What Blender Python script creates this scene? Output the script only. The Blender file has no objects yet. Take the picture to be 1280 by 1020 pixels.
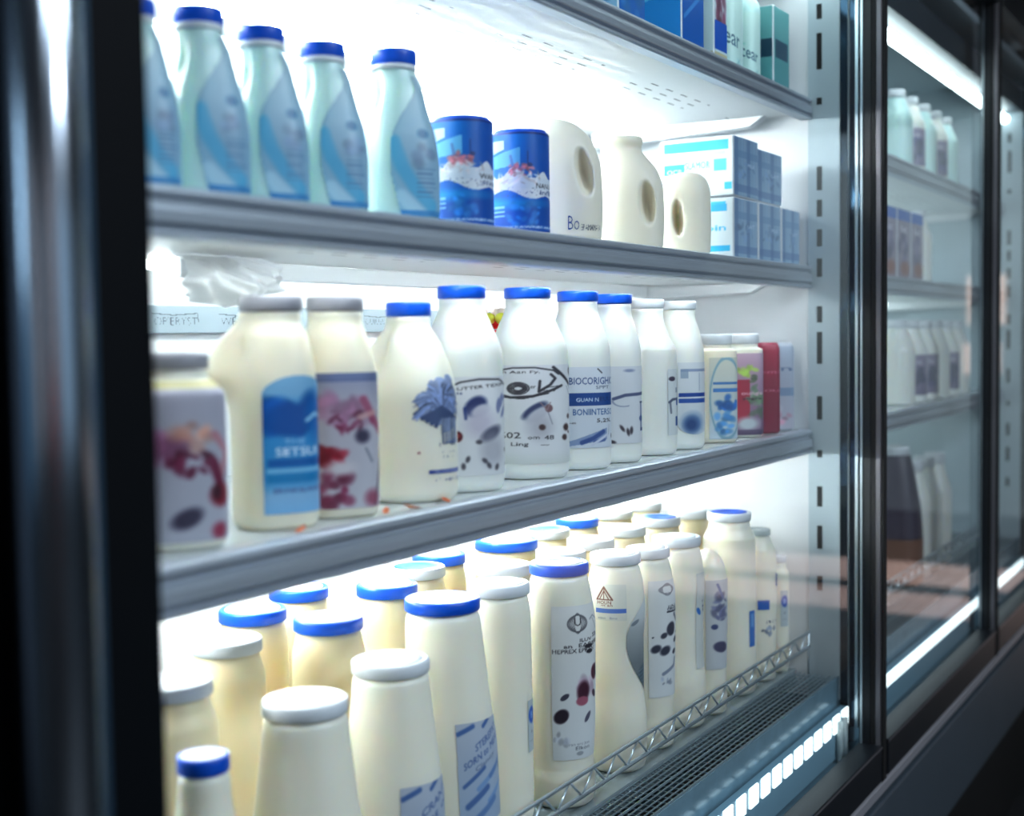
import bpy, bmesh, math, random
import numpy as np
from mathutils import Vector, Matrix
random.seed(7); RNG = np.random.default_rng(7)
ZC = 1.5                      # eye level; the shelves below are given relative to it
CAMY = -0.8
SC = bpy.context.scene
COL = SC.collection

# ------------------------------------------------------------------ helpers
def lin(c):
    return tuple(((x / 12.92) if x <= 0.04045 else ((x + 0.055) / 1.055) ** 2.4) for x in c[:3])

def mat(name, col, rough=0.5, metal=0.0, sss=0.0, emit=0.0, ecol=None, coat=0.0, trans=0.0, noise=0.0, nscale=20, bump=0.0, stretch=(1, 1, 1), alpha=1.0, spec=0.5):
    m = bpy.data.materials.new(name); m.use_nodes = True
    nt = m.node_tree; b = nt.nodes['Principled BSDF']
    b.inputs['Base Color'].default_value = (*lin(col), 1)
    b.inputs['Roughness'].default_value = rough
    b.inputs['Metallic'].default_value = metal
    b.inputs['Specular IOR Level'].default_value = spec
    if sss:
        b.inputs['Subsurface Weight'].default_value = sss
        b.inputs['Subsurface Radius'].default_value = (1.0, 0.75, 0.45)
        b.inputs['Subsurface Scale'].default_value = 0.03
    if emit:
        b.inputs['Emission Color'].default_value = (*lin(ecol or col), 1)
        b.inputs['Emission Strength'].default_value = emit
    if coat: b.inputs['Coat Weight'].default_value = coat
    if trans: b.inputs['Transmission Weight'].default_value = trans
    if alpha < 1: b.inputs['Alpha'].default_value = alpha
    if noise or bump:
        tc = nt.nodes.new('ShaderNodeTexCoord'); mp = nt.nodes.new('ShaderNodeMapping')
        mp.inputs['Scale'].default_value = stretch
        nz = nt.nodes.new('ShaderNodeTexNoise'); nz.inputs['Scale'].default_value = nscale; nz.inputs['Detail'].default_value = 3
        nt.links.new(tc.outputs['Object'], mp.inputs['Vector']); nt.links.new(mp.outputs['Vector'], nz.inputs['Vector'])
        if noise:
            mx = nt.nodes.new('ShaderNodeMix'); mx.data_type = 'RGBA'
            c = lin(col)
            mx.inputs['A'].default_value = (*[max(0, x * (1 - noise)) for x in c], 1)
            mx.inputs['B'].default_value = (*[min(1, x * (1 + noise)) for x in c], 1)
            nt.links.new(nz.outputs['Fac'], mx.inputs['Factor']); nt.links.new(mx.outputs['Result'], b.inputs['Base Color'])
        if bump:
            bp = nt.nodes.new('ShaderNodeBump'); bp.inputs['Strength'].default_value = bump; bp.inputs['Distance'].default_value = 0.002
            nt.links.new(nz.outputs['Fac'], bp.inputs['Height']); nt.links.new(bp.outputs['Normal'], b.inputs['Normal'])
    return m

M = {}
M['milk'] = mat('cream_milk_plastic', (0.93, 0.915, 0.855), 0.38, sss=0.35)
M['milk_warm'] = mat('warm_milk_plastic', (0.93, 0.875, 0.735), 0.4, sss=0.35)  # back-row plastic warmed to carry the amber shade between bottles
M['milk_tan'] = mat('tan_milk_plastic', (0.93, 0.90, 0.82), 0.4, sss=0.35)
M['milk_white'] = mat('white_milk_plastic', (0.93, 0.935, 0.91), 0.36, sss=0.3)
M['jug'] = mat('ivory_jug_plastic', (0.93, 0.905, 0.84), 0.45, sss=0.10)
M['mint'] = mat('mint_plastic', (0.80, 0.92, 0.91), 0.3, sss=0.25)
M['blue'] = mat('blue_cap_plastic', (0.03, 0.34, 0.80), 0.35)
M['white'] = mat('white_cap_plastic', (0.88, 0.90, 0.92), 0.4)
M['greycap'] = mat('grey_cap_plastic', (0.60, 0.60, 0.63), 0.4)
M['clear'] = mat('clear_plastic', (0.90, 0.95, 0.95), 0.12, trans=0.55)
M['alu'] = mat('brushed_aluminium', (0.78, 0.81, 0.85), 0.36, metal=0.65, noise=0.18, nscale=6, stretch=(2, 120, 120))
M['enamel'] = mat('white_enamel', (0.90, 0.91, 0.92), 0.35)
M['enamel_glossy'] = mat('glossy_white_shelf', (0.86, 0.88, 0.89), 0.15)
M['panelgrey'] = mat('pale_blue_grey_liner', (0.74, 0.80, 0.83), 0.4)
M['stripgrey'] = mat('grey_plastic_strip', (0.52, 0.57, 0.60), 0.4)
M['dark'] = mat('black_powder_coat', (0.07, 0.09, 0.115), 0.4, noise=0.25, nscale=60)
M['navy'] = mat('navy_black_frame', (0.004, 0.020, 0.042), 0.6, spec=0.12)
M['void'] = mat('matte_black', (0.03, 0.035, 0.045), 0.7)
M['chrome'] = mat('dark_polished_metal', (0.62, 0.66, 0.70), 0.20, metal=1.0, noise=0.1, nscale=3, stretch=(40, 40, 1))
M['brownmetal'] = mat('bronze_grey_metal', (0.46, 0.45, 0.47), 0.35, metal=0.6)
M['bluegrey'] = mat('blue_grey_metal', (0.20, 0.30, 0.38), 0.35, metal=0.5)
M['slate'] = mat('slate_grey_laminate', (0.25, 0.29, 0.325), 0.45, noise=0.12, nscale=8)
M['wire'] = mat('zinc_wire', (0.82, 0.87, 0.90), 0.3, metal=0.8)
M['wiredark'] = mat('dark_zinc_wire', (0.62, 0.70, 0.74), 0.35, metal=0.7)
M['tray'] = mat('wet_blue_grey_tray', (0.48, 0.60, 0.66), 0.2, metal=0.2, noise=0.2, nscale=30)
M['housing'] = mat('frosted_blue_housing', (0.52, 0.66, 0.73), 0.25)
M['jamb'] = mat('dark_mirror_jamb', (0.13, 0.19, 0.24), 0.10, metal=1.0)
M['film'] = mat('crumpled_white_film', (0.90, 0.91, 0.92), 0.35)
M['red'] = mat('red_berry', (0.80, 0.10, 0.10), 0.3)
M['tube'] = mat('lit_led_tube', (1, 1, 1), 0.5, emit=130.0, ecol=(0.97, 1.0, 1.0))
M['tube_mid'] = mat('lit_led_tube_soft', (1, 1, 1), 0.5, emit=33.0, ecol=(0.97, 1.0, 1.0))
M['tube_back'] = mat('lit_led_tube_back', (1, 1, 1), 0.5, emit=18.0, ecol=(0.97, 1.0, 1.0))
M['block'] = mat('lit_led_block', (1, 1, 1), 0.5, emit=1.7, ecol=(0.92, 0.99, 1.0))

def glass_mat():
    m = bpy.data.materials.new('door_glass'); m.use_nodes = True
    nt = m.node_tree; nt.nodes.clear()
    o = nt.nodes.new('ShaderNodeOutputMaterial'); mx = nt.nodes.new('ShaderNodeMixShader')
    t = nt.nodes.new('ShaderNodeBsdfTransparent'); t.inputs['Color'].default_value = (0.955, 0.985, 0.99, 1)
    g = nt.nodes.new('ShaderNodeBsdfGlossy'); g.inputs['Roughness'].default_value = 0.0
    lw = nt.nodes.new('ShaderNodeLayerWeight'); lw.inputs['Blend'].default_value = 0.5
    pw = nt.nodes.new('ShaderNodeMath'); pw.operation = 'POWER'; pw.inputs[1].default_value = 5.0
    ma = nt.nodes.new('ShaderNodeMath'); ma.operation = 'MULTIPLY_ADD'; ma.inputs[1].default_value = 0.95; ma.inputs[2].default_value = 0.05
    nt.links.new(lw.outputs['Facing'], pw.inputs[0]); nt.links.new(pw.outputs[0], ma.inputs[0])
    nt.links.new(ma.outputs[0], mx.inputs['Fac']); nt.links.new(t.outputs[0], mx.inputs[1]); nt.links.new(g.outputs[0], mx.inputs[2])
    nt.links.new(mx.outputs[0], o.inputs['Surface'])
    return m
M['glass'] = glass_mat()

def perforated_mat():
    # white enamel with two runs of short dark slots and faint ripples, all from object coordinates
    m = mat('perforated_white_enamel', (0.93, 0.935, 0.935), 0.4)
    nt = m.node_tree; b = nt.nodes['Principled BSDF']
    tc = nt.nodes.new('ShaderNodeTexCoord'); sx = nt.nodes.new('ShaderNodeSeparateXYZ')
    nt.links.new(tc.outputs['Object'], sx.inputs[0])
    def math_(op, a, b_=None, c=None):
        n = nt.nodes.new('ShaderNodeMath'); n.operation = op
        for i, v in enumerate((a, b_, c)):
            if v is None: continue
            if isinstance(v, (int, float)): n.inputs[i].default_value = v
            else: nt.links.new(v, n.inputs[i])
        return n.outputs[0]
    row = math_('FLOOR', math_('DIVIDE', sx.outputs['Y'], 0.026))
    xs = math_('ADD', math_('DIVIDE', sx.outputs['X'], 0.060), math_('MULTIPLY', row, 0.5))
    dash = math_('LESS_THAN', math_('FRACT', xs), 0.46)
    fy = math_('FRACT', math_('DIVIDE', sx.outputs['Y'], 0.026))
    inrow = math_('LESS_THAN', math_('ABSOLUTE', math_('SUBTRACT', fy, 0.5)), 0.075)
    band = math_('MULTIPLY', math_('GREATER_THAN', sx.outputs['Y'], 0.104), math_('LESS_THAN', sx.outputs['Y'], 0.182))
    grp = math_('LESS_THAN', math_('FRACT', math_('ADD', math_('DIVIDE', sx.outputs['X'], 0.42), 0.35)), 0.66)
    f = math_('MULTIPLY', math_('MULTIPLY', dash, inrow), math_('MULTIPLY', band, grp))
    mx = nt.nodes.new('ShaderNodeMix'); mx.data_type = 'RGBA'
    mx.inputs['A'].default_value = (*lin((0.93, 0.935, 0.935)), 1); mx.inputs['B'].default_value = (*lin((0.18, 0.20, 0.22)), 1)
    nt.links.new(f, mx.inputs['Factor']); nt.links.new(mx.outputs['Result'], b.inputs['Base Color'])
    wv = nt.nodes.new('ShaderNodeTexWave'); wv.inputs['Scale'].default_value = 9; wv.inputs['Distortion'].default_value = 6; wv.bands_direction = 'Y'
    nt.links.new(tc.outputs['Object'], wv.inputs['Vector'])
    bp = nt.nodes.new('ShaderNodeBump'); bp.inputs['Strength'].default_value = 0.10; bp.inputs['Distance'].default_value = 0.002
    nt.links.new(wv.outputs['Fac'], bp.inputs['Height']); nt.links.new(bp.outputs['Normal'], b.inputs['Normal'])
    return m
M['perf'] = perforated_mat()

def col_mat(name, rough=0.4):
    m = bpy.data.materials.new(name); m.use_nodes = True
    nt = m.node_tree; b = nt.nodes['Principled BSDF']; b.inputs['Roughness'].default_value = rough
    a = nt.nodes.new('ShaderNodeAttribute'); a.attribute_name = 'print'
    nt.links.new(a.outputs['Color'], b.inputs['Base Color'])
    return m
M['print'] = col_mat('printed_label')

def link(name, me, m, parent=None, smooth=False, loc=None):
    o = bpy.data.objects.new(name, me); COL.objects.link(o)
    if m is not None and len(me.materials) == 0: me.materials.append(m)
    if parent is not None: o.parent = parent
    if loc is not None: o.location = loc
    if smooth:
        me.polygons.foreach_set('use_smooth', [True] * len(me.polygons))
    return o

def thing(name, label, cat, loc=(0, 0, 0), rz=0, group=None):
    o = bpy.data.objects.new(name, None); COL.objects.link(o); o.empty_display_size = 0.05
    o.location = loc; o.rotation_euler = (0, 0, rz); o['label'] = label; o['category'] = cat
    if group: o['group'] = group
    return o

def tag(o, label, cat, group=None):
    o['label'] = label; o['category'] = cat
    if group: o['group'] = group
    return o

class MB:
    def __init__(s): s.v = []; s.f = []
    def box(s, x0, x1, y0, y1, z0, z1):
        b = len(s.v)
        s.v += [(x0, y0, z0), (x1, y0, z0), (x1, y1, z0), (x0, y1, z0), (x0, y0, z1), (x1, y0, z1), (x1, y1, z1), (x0, y1, z1)]
        s.f += [tuple(b + i for i in q) for q in ((3, 2, 1, 0), (4, 5, 6, 7), (0, 1, 5, 4), (1, 2, 6, 5), (2, 3, 7, 6), (3, 0, 4, 7))]
        return s
    def bar(s, p, q, r, n=6):
        p, q = Vector(p), Vector(q); d = (q - p).normalized()
        a = d.orthogonal().normalized(); c = d.cross(a); b = len(s.v)
        for e in (p, q):
            for k in range(n):
                t = 2 * math.pi * k / n; s.v.append(tuple(e + a * (r * math.cos(t)) + c * (r * math.sin(t))))
        for k in range(n):
            s.f.append((b + k, b + (k + 1) % n, b + n + (k + 1) % n, b + n + k))
        s.f.append(tuple(b + n - 1 - k for k in range(n))); s.f.append(tuple(b + n + k for k in range(n)))
        return s
    def prism_x(s, poly, x0, x1):
        b = len(s.v); n = len(poly)
        s.v += [(x0, y, z) for y, z in poly] + [(x1, y, z) for y, z in poly]
        for k in range(n): s.f.append((b + k, b + n + k, b + n + (k + 1) % n, b + (k + 1) % n))
        s.f.append(tuple(b + k for k in range(n))); s.f.append(tuple(b + 2 * n - 1 - k for k in range(n)))
        return s
    def prism_y(s, poly, y0, y1):
        b = len(s.v); n = len(poly)
        s.v += [(x, y0, z) for x, z in poly] + [(x, y1, z) for x, z in poly]
        for k in range(n): s.f.append((b + k, b + (k + 1) % n, b + n + (k + 1) % n, b + n + k))
        s.f.append(tuple(b + n - 1 - k for k in range(n))); s.f.append(tuple(b + n + k for k in range(n)))
        return s
    def build(s, name, m, parent=None, bevel=0.0, smooth=False):
        me = bpy.data.meshes.new(name); me.from_pydata(s.v, [], s.f); me.update()
        bm = bmesh.new(); bm.from_mesh(me); bmesh.ops.recalc_face_normals(bm, faces=bm.faces)
        if bevel: bmesh.ops.bevel(bm, geom=list(bm.edges), offset=bevel, segments=2, affect='EDGES', profile=0.5, clamp_overlap=True)
        bm.to_mesh(me); bm.free()
        return link(name, me, m, parent, smooth)

# ------------------------------------------------------------------ printing: a small colour canvas
_glyphs = {}
def glyph_tris(text):
    if text in _glyphs: return _glyphs[text]
    cu = bpy.data.curves.new('txt', 'FONT'); cu.body = text; cu.size = 1.0; cu.resolution_u = 2
    ob = bpy.data.objects.new('txt', cu); COL.objects.link(ob)
    dg = bpy.context.evaluated_depsgraph_get(); ev = ob.evaluated_get(dg); me = ev.to_mesh(); me.calc_loop_triangles()
    vs = np.array([v.co[:2] for v in me.vertices]) if len(me.vertices) else np.zeros((0, 2))
    ts = [tuple(t.vertices) for t in me.loop_triangles]
    ev.to_mesh_clear(); bpy.data.objects.remove(ob); bpy.data.curves.remove(cu)
    _glyphs[text] = (vs, ts); return vs, ts

class Canvas:
    """width and height in cells; u runs right and v runs down, both 0..1"""
    def __init__(s, w, h, col=None, col2=None):
        s.w, s.h = w, h; s.a = np.zeros((h, w, 4))
        s.V, s.U = np.meshgrid((np.arange(h) + .5) / h, (np.arange(w) + .5) / w, indexing='ij')
        s.asp = h / w
        if col is not None:
            c2 = col2 or col
            for i in range(3): s.a[..., i] = col[i] + (c2[i] - col[i]) * s.V
            s.a[..., 3] = 1
    def put(s, mask, col, op=1.0):
        k = np.clip(mask, 0, 1)[..., None] * op; k = np.where((s.a[..., 3:] == 0) & (k > 0), 1.0, k)
        s.a[..., :3] = s.a[..., :3] * (1 - k) + np.array(col[:3]) * k
        s.a[..., 3] = np.maximum(s.a[..., 3], np.clip(mask, 0, 1)); return s
    def ell(s, u, v, ru, rv, col, rot=0.0, soft=0.15, op=1.0):
        dx = (s.U - u) / s.asp; dy = s.V - v
        c, n = math.cos(rot), math.sin(rot)
        x = (dx * c + dy * n) / (ru / s.asp); y = (-dx * n + dy * c) / rv
        return s.put((1 + soft - np.hypot(x, y)) / (2 * soft), col, op)
    def ring(s, u, v, ru, rv, w, col, op=1.0, a0=None, a1=None):
        x = (s.U - u) / ru; y = (s.V - v) / rv; d = np.abs(np.hypot(x, y) - 1) * min(ru, rv * s.asp)
        m = (w - d) / w * 2
        if a0 is not None:
            t = np.degrees(np.arctan2(-y, x)) % 360
            m = m * ((t >= a0) & (t <= a1))
        return s.put(m, col, op)
    def rect(s, u0, u1, v0, v1, col, op=1.0):
        return s.put(((s.U >= u0) & (s.U <= u1) & (s.V >= v0) & (s.V <= v1)).astype(float), col, op)
    def line(s, pts, w, col, op=1.0):
        m = np.zeros_like(s.U)
        for (x0, y0), (x1, y1) in zip(pts[:-1], pts[1:]):
            ax, ay, bx, by = x0, y0 * s.asp, x1, y1 * s.asp
            px, py = s.U, s.V * s.asp; L = (bx - ax) ** 2 + (by - ay) ** 2 + 1e-9
            t = np.clip(((px - ax) * (bx - ax) + (py - ay) * (by - ay)) / L, 0, 1)
            d = np.hypot(px - ax - t * (bx - ax), py - ay - t * (by - ay)); m = np.maximum(m, (w - d) / w * 2)
        return s.put(m, col, op)
    def blotch(s, u, v, ru, rv, col, n=14, size=0.3, op=0.8, seed=1):
        r = np.random.default_rng(seed)
        for _ in range(n):
            t, q = r.uniform(0, 6.28), math.sqrt(r.uniform(0, 1))
            f = r.uniform(.5, 1.2) * size
            c = np.clip(np.array(col) * r.uniform(.75, 1.25), 0, 1)
            s.ell(u + ru * q * math.cos(t), v + rv * q * math.sin(t), ru * f, rv * f, c, rot=r.uniform(0, 3), soft=.4, op=op)
        return s
    def text(s, t, u, v, hgt, col, wid=None, op=1.0, slope=0.0):
        """text with its middle at (u, v), cap height hgt (in v), squeezed to width wid (in u)"""
        vs, ts = glyph_tris(t)
        if len(vs) == 0: return s
        lo, hi = vs.min(0), vs.max(0); k = hgt / max(.6, hi[1] - lo[1])
        ku = k * s.asp
        if wid: ku = wid / (hi[0] - lo[0])
        X = u + (vs[:, 0] - (lo[0] + hi[0]) / 2) * ku; Y = v - (vs[:, 1] - (lo[1] + hi[1]) / 2) * k + slope * (X - u)
        S = 3; W, H = s.w * S, s.h * S; m = np.zeros((H, W), bool)
        px, py = X * W, Y * H
        for a, b, c in ts:
            x0, x1 = int(max(0, min(px[a], px[b], px[c]))), int(min(W - 1, max(px[a], px[b], px[c]) + 1))
            y0, y1 = int(max(0, min(py[a], py[b], py[c]))), int(min(H - 1, max(py[a], py[b], py[c]) + 1))
            if x1 < x0 or y1 < y0: continue
            gx, gy = np.meshgrid(np.arange(x0, x1 + 1) + .5, np.arange(y0, y1 + 1) + .5)
            d = (py[b] - py[c]) * (px[a] - px[c]) + (px[c] - px[b]) * (py[a] - py[c])
            if abs(d) < 1e-9: continue
            l1 = ((py[b] - py[c]) * (gx - px[c]) + (px[c] - px[b]) * (gy - py[c])) / d
            l2 = ((py[c] - py[a]) * (gx - px[c]) + (px[a] - px[c]) * (gy - py[c])) / d
            m[y0:y1 + 1, x0:x1 + 1] |= (l1 >= -.01) & (l2 >= -.01) & (l1 + l2 <= 1.01)
        mm = m.reshape(s.h, S, s.w, S).mean((1, 3))
        return s.put(np.clip(mm * 1.5, 0, 1), col, op)
    def noise(s, amt=0.04, seed=3):
        r = np.random.default_rng(seed); s.a[..., :3] = np.clip(s.a[..., :3] + r.normal(0, amt, (s.h, s.w, 1)), 0, 1); return s
    def cut(s, mask): s.a[..., 3] *= mask; return s

def print_mesh(name, cv, fn, m, parent):
    """lay a canvas on a surface: fn(U, V) -> X, Y, Z arrays"""
    h, w = cv.h, cv.w
    V, U = np.meshgrid(np.linspace(0, 1, h), np.linspace(0, 1, w), indexing='ij')
    X, Y, Z = fn(U, V)
    co = np.stack([X, Y, Z], -1).reshape(-1, 3)
    idx = np.arange(h * w).reshape(h, w); ok = cv.a[..., 3] > .4
    keep = ok[:-1, :-1] & ok[1:, :-1] & ok[:-1, 1:] & ok[1:, 1:]
    q = np.stack([idx[1:, :-1], idx[1:, 1:], idx[:-1, 1:], idx[:-1, :-1]], -1)[keep]
    used = np.unique(q); remap = -np.ones(h * w, int); remap[used] = np.arange(len(used))
    me = bpy.data.meshes.new(name); me.from_pydata(co[used].tolist(), [], remap[q].tolist())
    at = me.attributes.new('print', 'FLOAT_COLOR', 'POINT')
    c = np.clip(cv.a.reshape(-1, 4)[used].copy(), 0, 1)
    rgb = c[:, :3]; c[:, :3] = np.where(rgb <= 0.04045, rgb / 12.92, ((rgb + 0.055) / 1.055) ** 2.4); c[:, 3] = 1
    at.data.foreach_set('color', c.astype(np.float32).ravel())
    return link(name, me, m, parent, True)

# ------------------------------------------------------------------ lofted bodies
class Loft:
    """rings along z: (z, radius, superellipse exponent, sideways shift); bumps push the wall in or out"""
    def __init__(s, prof, ky=1.0, az=0.0, bumps=()):
        s.p = np.array([(*r, *([2.0, 0.0][len(r) - 2:])) for r in prof], float); s.ky, s.az, s.b = ky, az, bumps
        # monotone cubic (Fritsch-Carlson) tangents per column
        z = s.p[:, 0]; s.t = np.zeros_like(s.p)
        for c in range(1, 4):
            y = s.p[:, c]; d = np.diff(y) / np.maximum(np.diff(z), 1e-9); t = np.zeros(len(z)); t[0], t[-1] = d[0], d[-1]
            for i in range(1, len(z) - 1): t[i] = 0 if d[i - 1] * d[i] <= 0 else 2 * d[i - 1] * d[i] / (d[i - 1] + d[i])
            s.t[:, c] = t
    def val(s, z, c):
        zz = s.p[:, 0]; z = np.clip(z, zz[0], zz[-1]); i = np.clip(np.searchsorted(zz, z, 'right') - 1, 0, len(zz) - 2)
        h = zz[i + 1] - zz[i]; x = (z - zz[i]) / h; y0, y1, t0, t1 = s.p[i, c], s.p[i + 1, c], s.t[i, c] * h, s.t[i + 1, c] * h
        return (2 * x**3 - 3 * x**2 + 1) * y0 + (x**3 - 2 * x**2 + x) * t0 + (-2 * x**3 + 3 * x**2) * y1 + (x**3 - x**2) * t1
    def pt(s, az, z, off=0.0):
        R, n, dx = s.val(z, 1), s.val(z, 2), s.val(z, 3)
        a = az - s.az; c, q = np.cos(a), np.sin(a)
        k = 1.0 / (np.abs(c) ** n + np.abs(q / s.ky) ** n) ** (1 / n)
        r = R * k + off
        for (ba, bz, wa, wz, amp) in s.b:
            da = (az - ba + np.pi) % (2 * np.pi) - np.pi
            r = r + amp * np.exp(-(da / wa) ** 2 - ((z - bz) / wz) ** 2)
        # sideways shift acts along s.az + 90 degrees (towards the right as seen by a shopper)
        return r * np.cos(az) + dx * math.cos(SIDE), r * np.sin(az) + dx * math.sin(SIDE), z + 0 * az
    def mesh(s, name, m, parent, seg=56, rings=44, cap=True):
        zz = s.p[:, 0]; base = np.linspace(zz[0], zz[-1], rings); z = np.unique(np.concatenate([base, zz])); z = z[np.concatenate([[True], np.diff(z) > 2e-4])]
        A, Z = np.meshgrid(np.linspace(0, 2 * np.pi, seg, endpoint=False), z)
        X, Y, ZZ = s.pt(A, Z); n = len(z)
        v = np.stack([X, Y, ZZ], -1).reshape(-1, 3).tolist()
        f = [(i * seg + k, i * seg + (k + 1) % seg, (i + 1) * seg + (k + 1) % seg, (i + 1) * seg + k) for i in range(n - 1) for k in range(seg)]
        if cap:
            f.append(tuple(range(seg - 1, -1, -1))); f.append(tuple((n - 1) * seg + k for k in range(seg)))
        me = bpy.data.meshes.new(name); me.from_pydata(v, [], f); me.update()
        return link(name, me, m, parent, True)
SIDE = math.radians(-59)      # the shopper's right-hand side, seen along the case

def lathe(name, prof, m, parent, seg=48, loc=(0, 0, 0), knurl=0.0):
    v, f = [], []
    for r, z in prof:
        for k in range(seg):
            t = 2 * math.pi * k / seg; rr = r - (knurl if (k % 2 and r > prof[0][0] * .9) else 0)
            v.append((rr * math.cos(t), rr * math.sin(t), z))
    for i in range(len(prof) - 1):
        for k in range(seg): f.append((i * seg + k, i * seg + (k + 1) % seg, (i + 1) * seg + (k + 1) % seg, (i + 1) * seg + k))
    f.append(tuple(range(seg - 1, -1, -1))); f.append(tuple((len(prof) - 1) * seg + k for k in range(seg)))
    me = bpy.data.meshes.new(name); me.from_pydata(v, [], f); me.update()
    o = link(name, me, m, parent, True, loc)
    return o

def cap_on(parent, r, z, h, colour, disc=None, ring=None, x=0.0, y=0.0, tilt=0.0):
    if ring: lathe('neck_ring', [(r * .96, z - .006), (r * 1.0, z - .005), (r * 1.0, z - .001), (r * .94, z)], M[ring], parent, loc=(x, y, 0))
    c = lathe('cap', [(r * .97, 0), (r, .001), (r, h - .003), (r * .985, h - .001), (r * .95, h), (r * .86, h), (r * .84, h - .0015), (r * .3, h - .0015)], M[colour], parent, 64, (x, y, z), knurl=.0004)
    c.rotation_euler = (0, tilt, 0)
    if disc: lathe('cap_disc', [(r * .80, 0), (r * .82, .0008), (r * .80, .0016), (r * .5, .0016), (r * .48, .001), (r * .1, .001)], M[disc], c, 40, (0, 0, h - .0012))
    return c

def azc(X, Y): return math.atan2(CAMY - Y, -X)   # azimuth that faces the aisle viewpoint

def label_on(parent, lf, X, Y, d0, d1, z0, z1, cv, off=.0007, name='label'):
    a = azc(X, Y); a0, a1 = a + math.radians(d0), a + math.radians(d1)
    return print_mesh(name, cv, lambda U, V: lf.pt(a0 + (a1 - a0) * U, z1 + (z0 - z1) * V, off), M['print'], parent)

# ------------------------------------------------------------------ store shell (structure)
def structure(name, b, m):
    o = b.build(name, m); o['kind'] = 'structure'; return o
def tile_mat(name, c1, c2, scale, rough):
    m = mat(name, c1, rough); nt = m.node_tree; b = nt.nodes['Principled BSDF']
    tc = nt.nodes.new('ShaderNodeTexCoord'); br = nt.nodes.new('ShaderNodeTexBrick'); br.offset = 0
    br.inputs['Scale'].default_value = scale; br.inputs['Color1'].default_value = (*lin(c1), 1); br.inputs['Color2'].default_value = (*lin(c2), 1)
    br.inputs['Mortar'].default_value = (*lin([x * .6 for x in c1]), 1); br.inputs['Mortar Size'].default_value = .01; br.inputs['Brick Width'].default_value = 1; br.inputs['Row Height'].default_value = 1
    nt.links.new(tc.outputs['Object'], br.inputs['Vector']); nt.links.new(br.outputs['Color'], b.inputs['Base Color']); return m
X0, X1, Y0, Y1 = -3.0, 11.0, -4.0, 0.75
structure('floor', MB().box(X0, X1, Y0, Y1, -.05, 0), tile_mat('rose_grey_floor_tile', (.15, .155, .165), (.17, .175, .185), 1.6, .45))
structure('ceiling', MB().box(X0, X1, Y0, Y1, 3.2, 3.25), mat('ceiling_paint', (.30, .31, .33), .8))
structure('wall_back', MB().box(X0, X1, Y1, Y1 + .05, 0, 3.2), mat('back_wall_paint', (.36, .40, .45), .8, noise=.1))
structure('wall_front', MB().box(X0, X1, Y0 - .05, Y0, 0, 3.2), mat('aisle_wall_paint', (.34, .36, .39), .7, noise=.1))
structure('wall_left', MB().box(X0 - .05, X0, Y0, Y1, 0, 3.2), mat('left_wall_paint', (.34, .37, .41), .8, noise=.1))
structure('wall_right', MB().box(X1, X1 + .05, Y0, Y1, 0, 3.2), mat('far_wall_paint', (.62, .66, .67), .8, noise=.35, nscale=1.2))
def patch(n, x0, x1, y0, y1, z0, z1, col, st):  # glowing wall panels: far windows on right wall, others added for reflections
    structure('patch_%d' % n, MB().box(x0, x1, y0, y1, z0, z1), mat('glow_pane_%d' % n, col, .5, emit=st))
patch(1, X0 + .002, X0 + .02, .05, .55, 1.75, 3.0, (.80, .92, 1.0), 5.0)  # added white panel that gives the pull handle its bright streak
patch(11, X0 + .002, X0 + .02, -.4, .7, .3, 1.7, (.30, .48, .60), .45)  # added blue glow for the handle's left edge to mirror
patch(2, X1 - .02, X1 - .002, -1.72, -1.42, 1.55, 1.95, (1.0, .88, .82), .45)
patch(3, X1 - .02, X1 - .002, -1.75, -1.45, 1.15, 1.4, (1.0, .90, .86), .4)
patch(4, .3, 3.2, Y0 + .002, Y0 + .02, .5, 2.4, (.55, .62, .68), .9)  # this and the following: dim panels added for the handle to mirror
patch(8, -1.0, -.3, Y0 + .002, Y0 + .02, .9, 2.8, (.62, .54, .52), .9)
patch(9, X0 + .002, X0 + .02, -1.2, -.5, .4, 2.8, (.45, .52, .56), .9)
patch(10, -2.1, -1.5, Y0 + .002, Y0 + .02, 1.1, 2.8, (.42, .46, .50), .8)
patch(5, -2.6, -2.2, Y0 + .002, Y0 + .02, .3, 2.6, (.85, .90, .95), .9)
patch(6, -1.3, -1.1, Y0 + .002, Y0 + .02, .3, 1.0, (1.0, .38, .24), 1.1)  # orange glow added for the warm reflection in the handle
patch(7, X0 + .002, X0 + .02, -2.2, -1.7, .5, 2.8, (.80, .72, .70), .8)

structure('sun_stripe_1', MB().box(6.9, 7.5, Y0 + .01, -.3, .0005, .004), mat('sunlit_floor_band', (.86, .77, .75), .5, noise=.15, nscale=4))  # sunlight stripe on the floor, put in as a pale rose band
structure('sun_stripe_2', MB().box(7.75, 8.5, Y0 + .01, -.3, .0005, .004), mat('sunlit_floor_band_far', (.86, .78, .76), .5, noise=.15, nscale=4))  # second sunlight stripe, likewise floor colour rather than light
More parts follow.
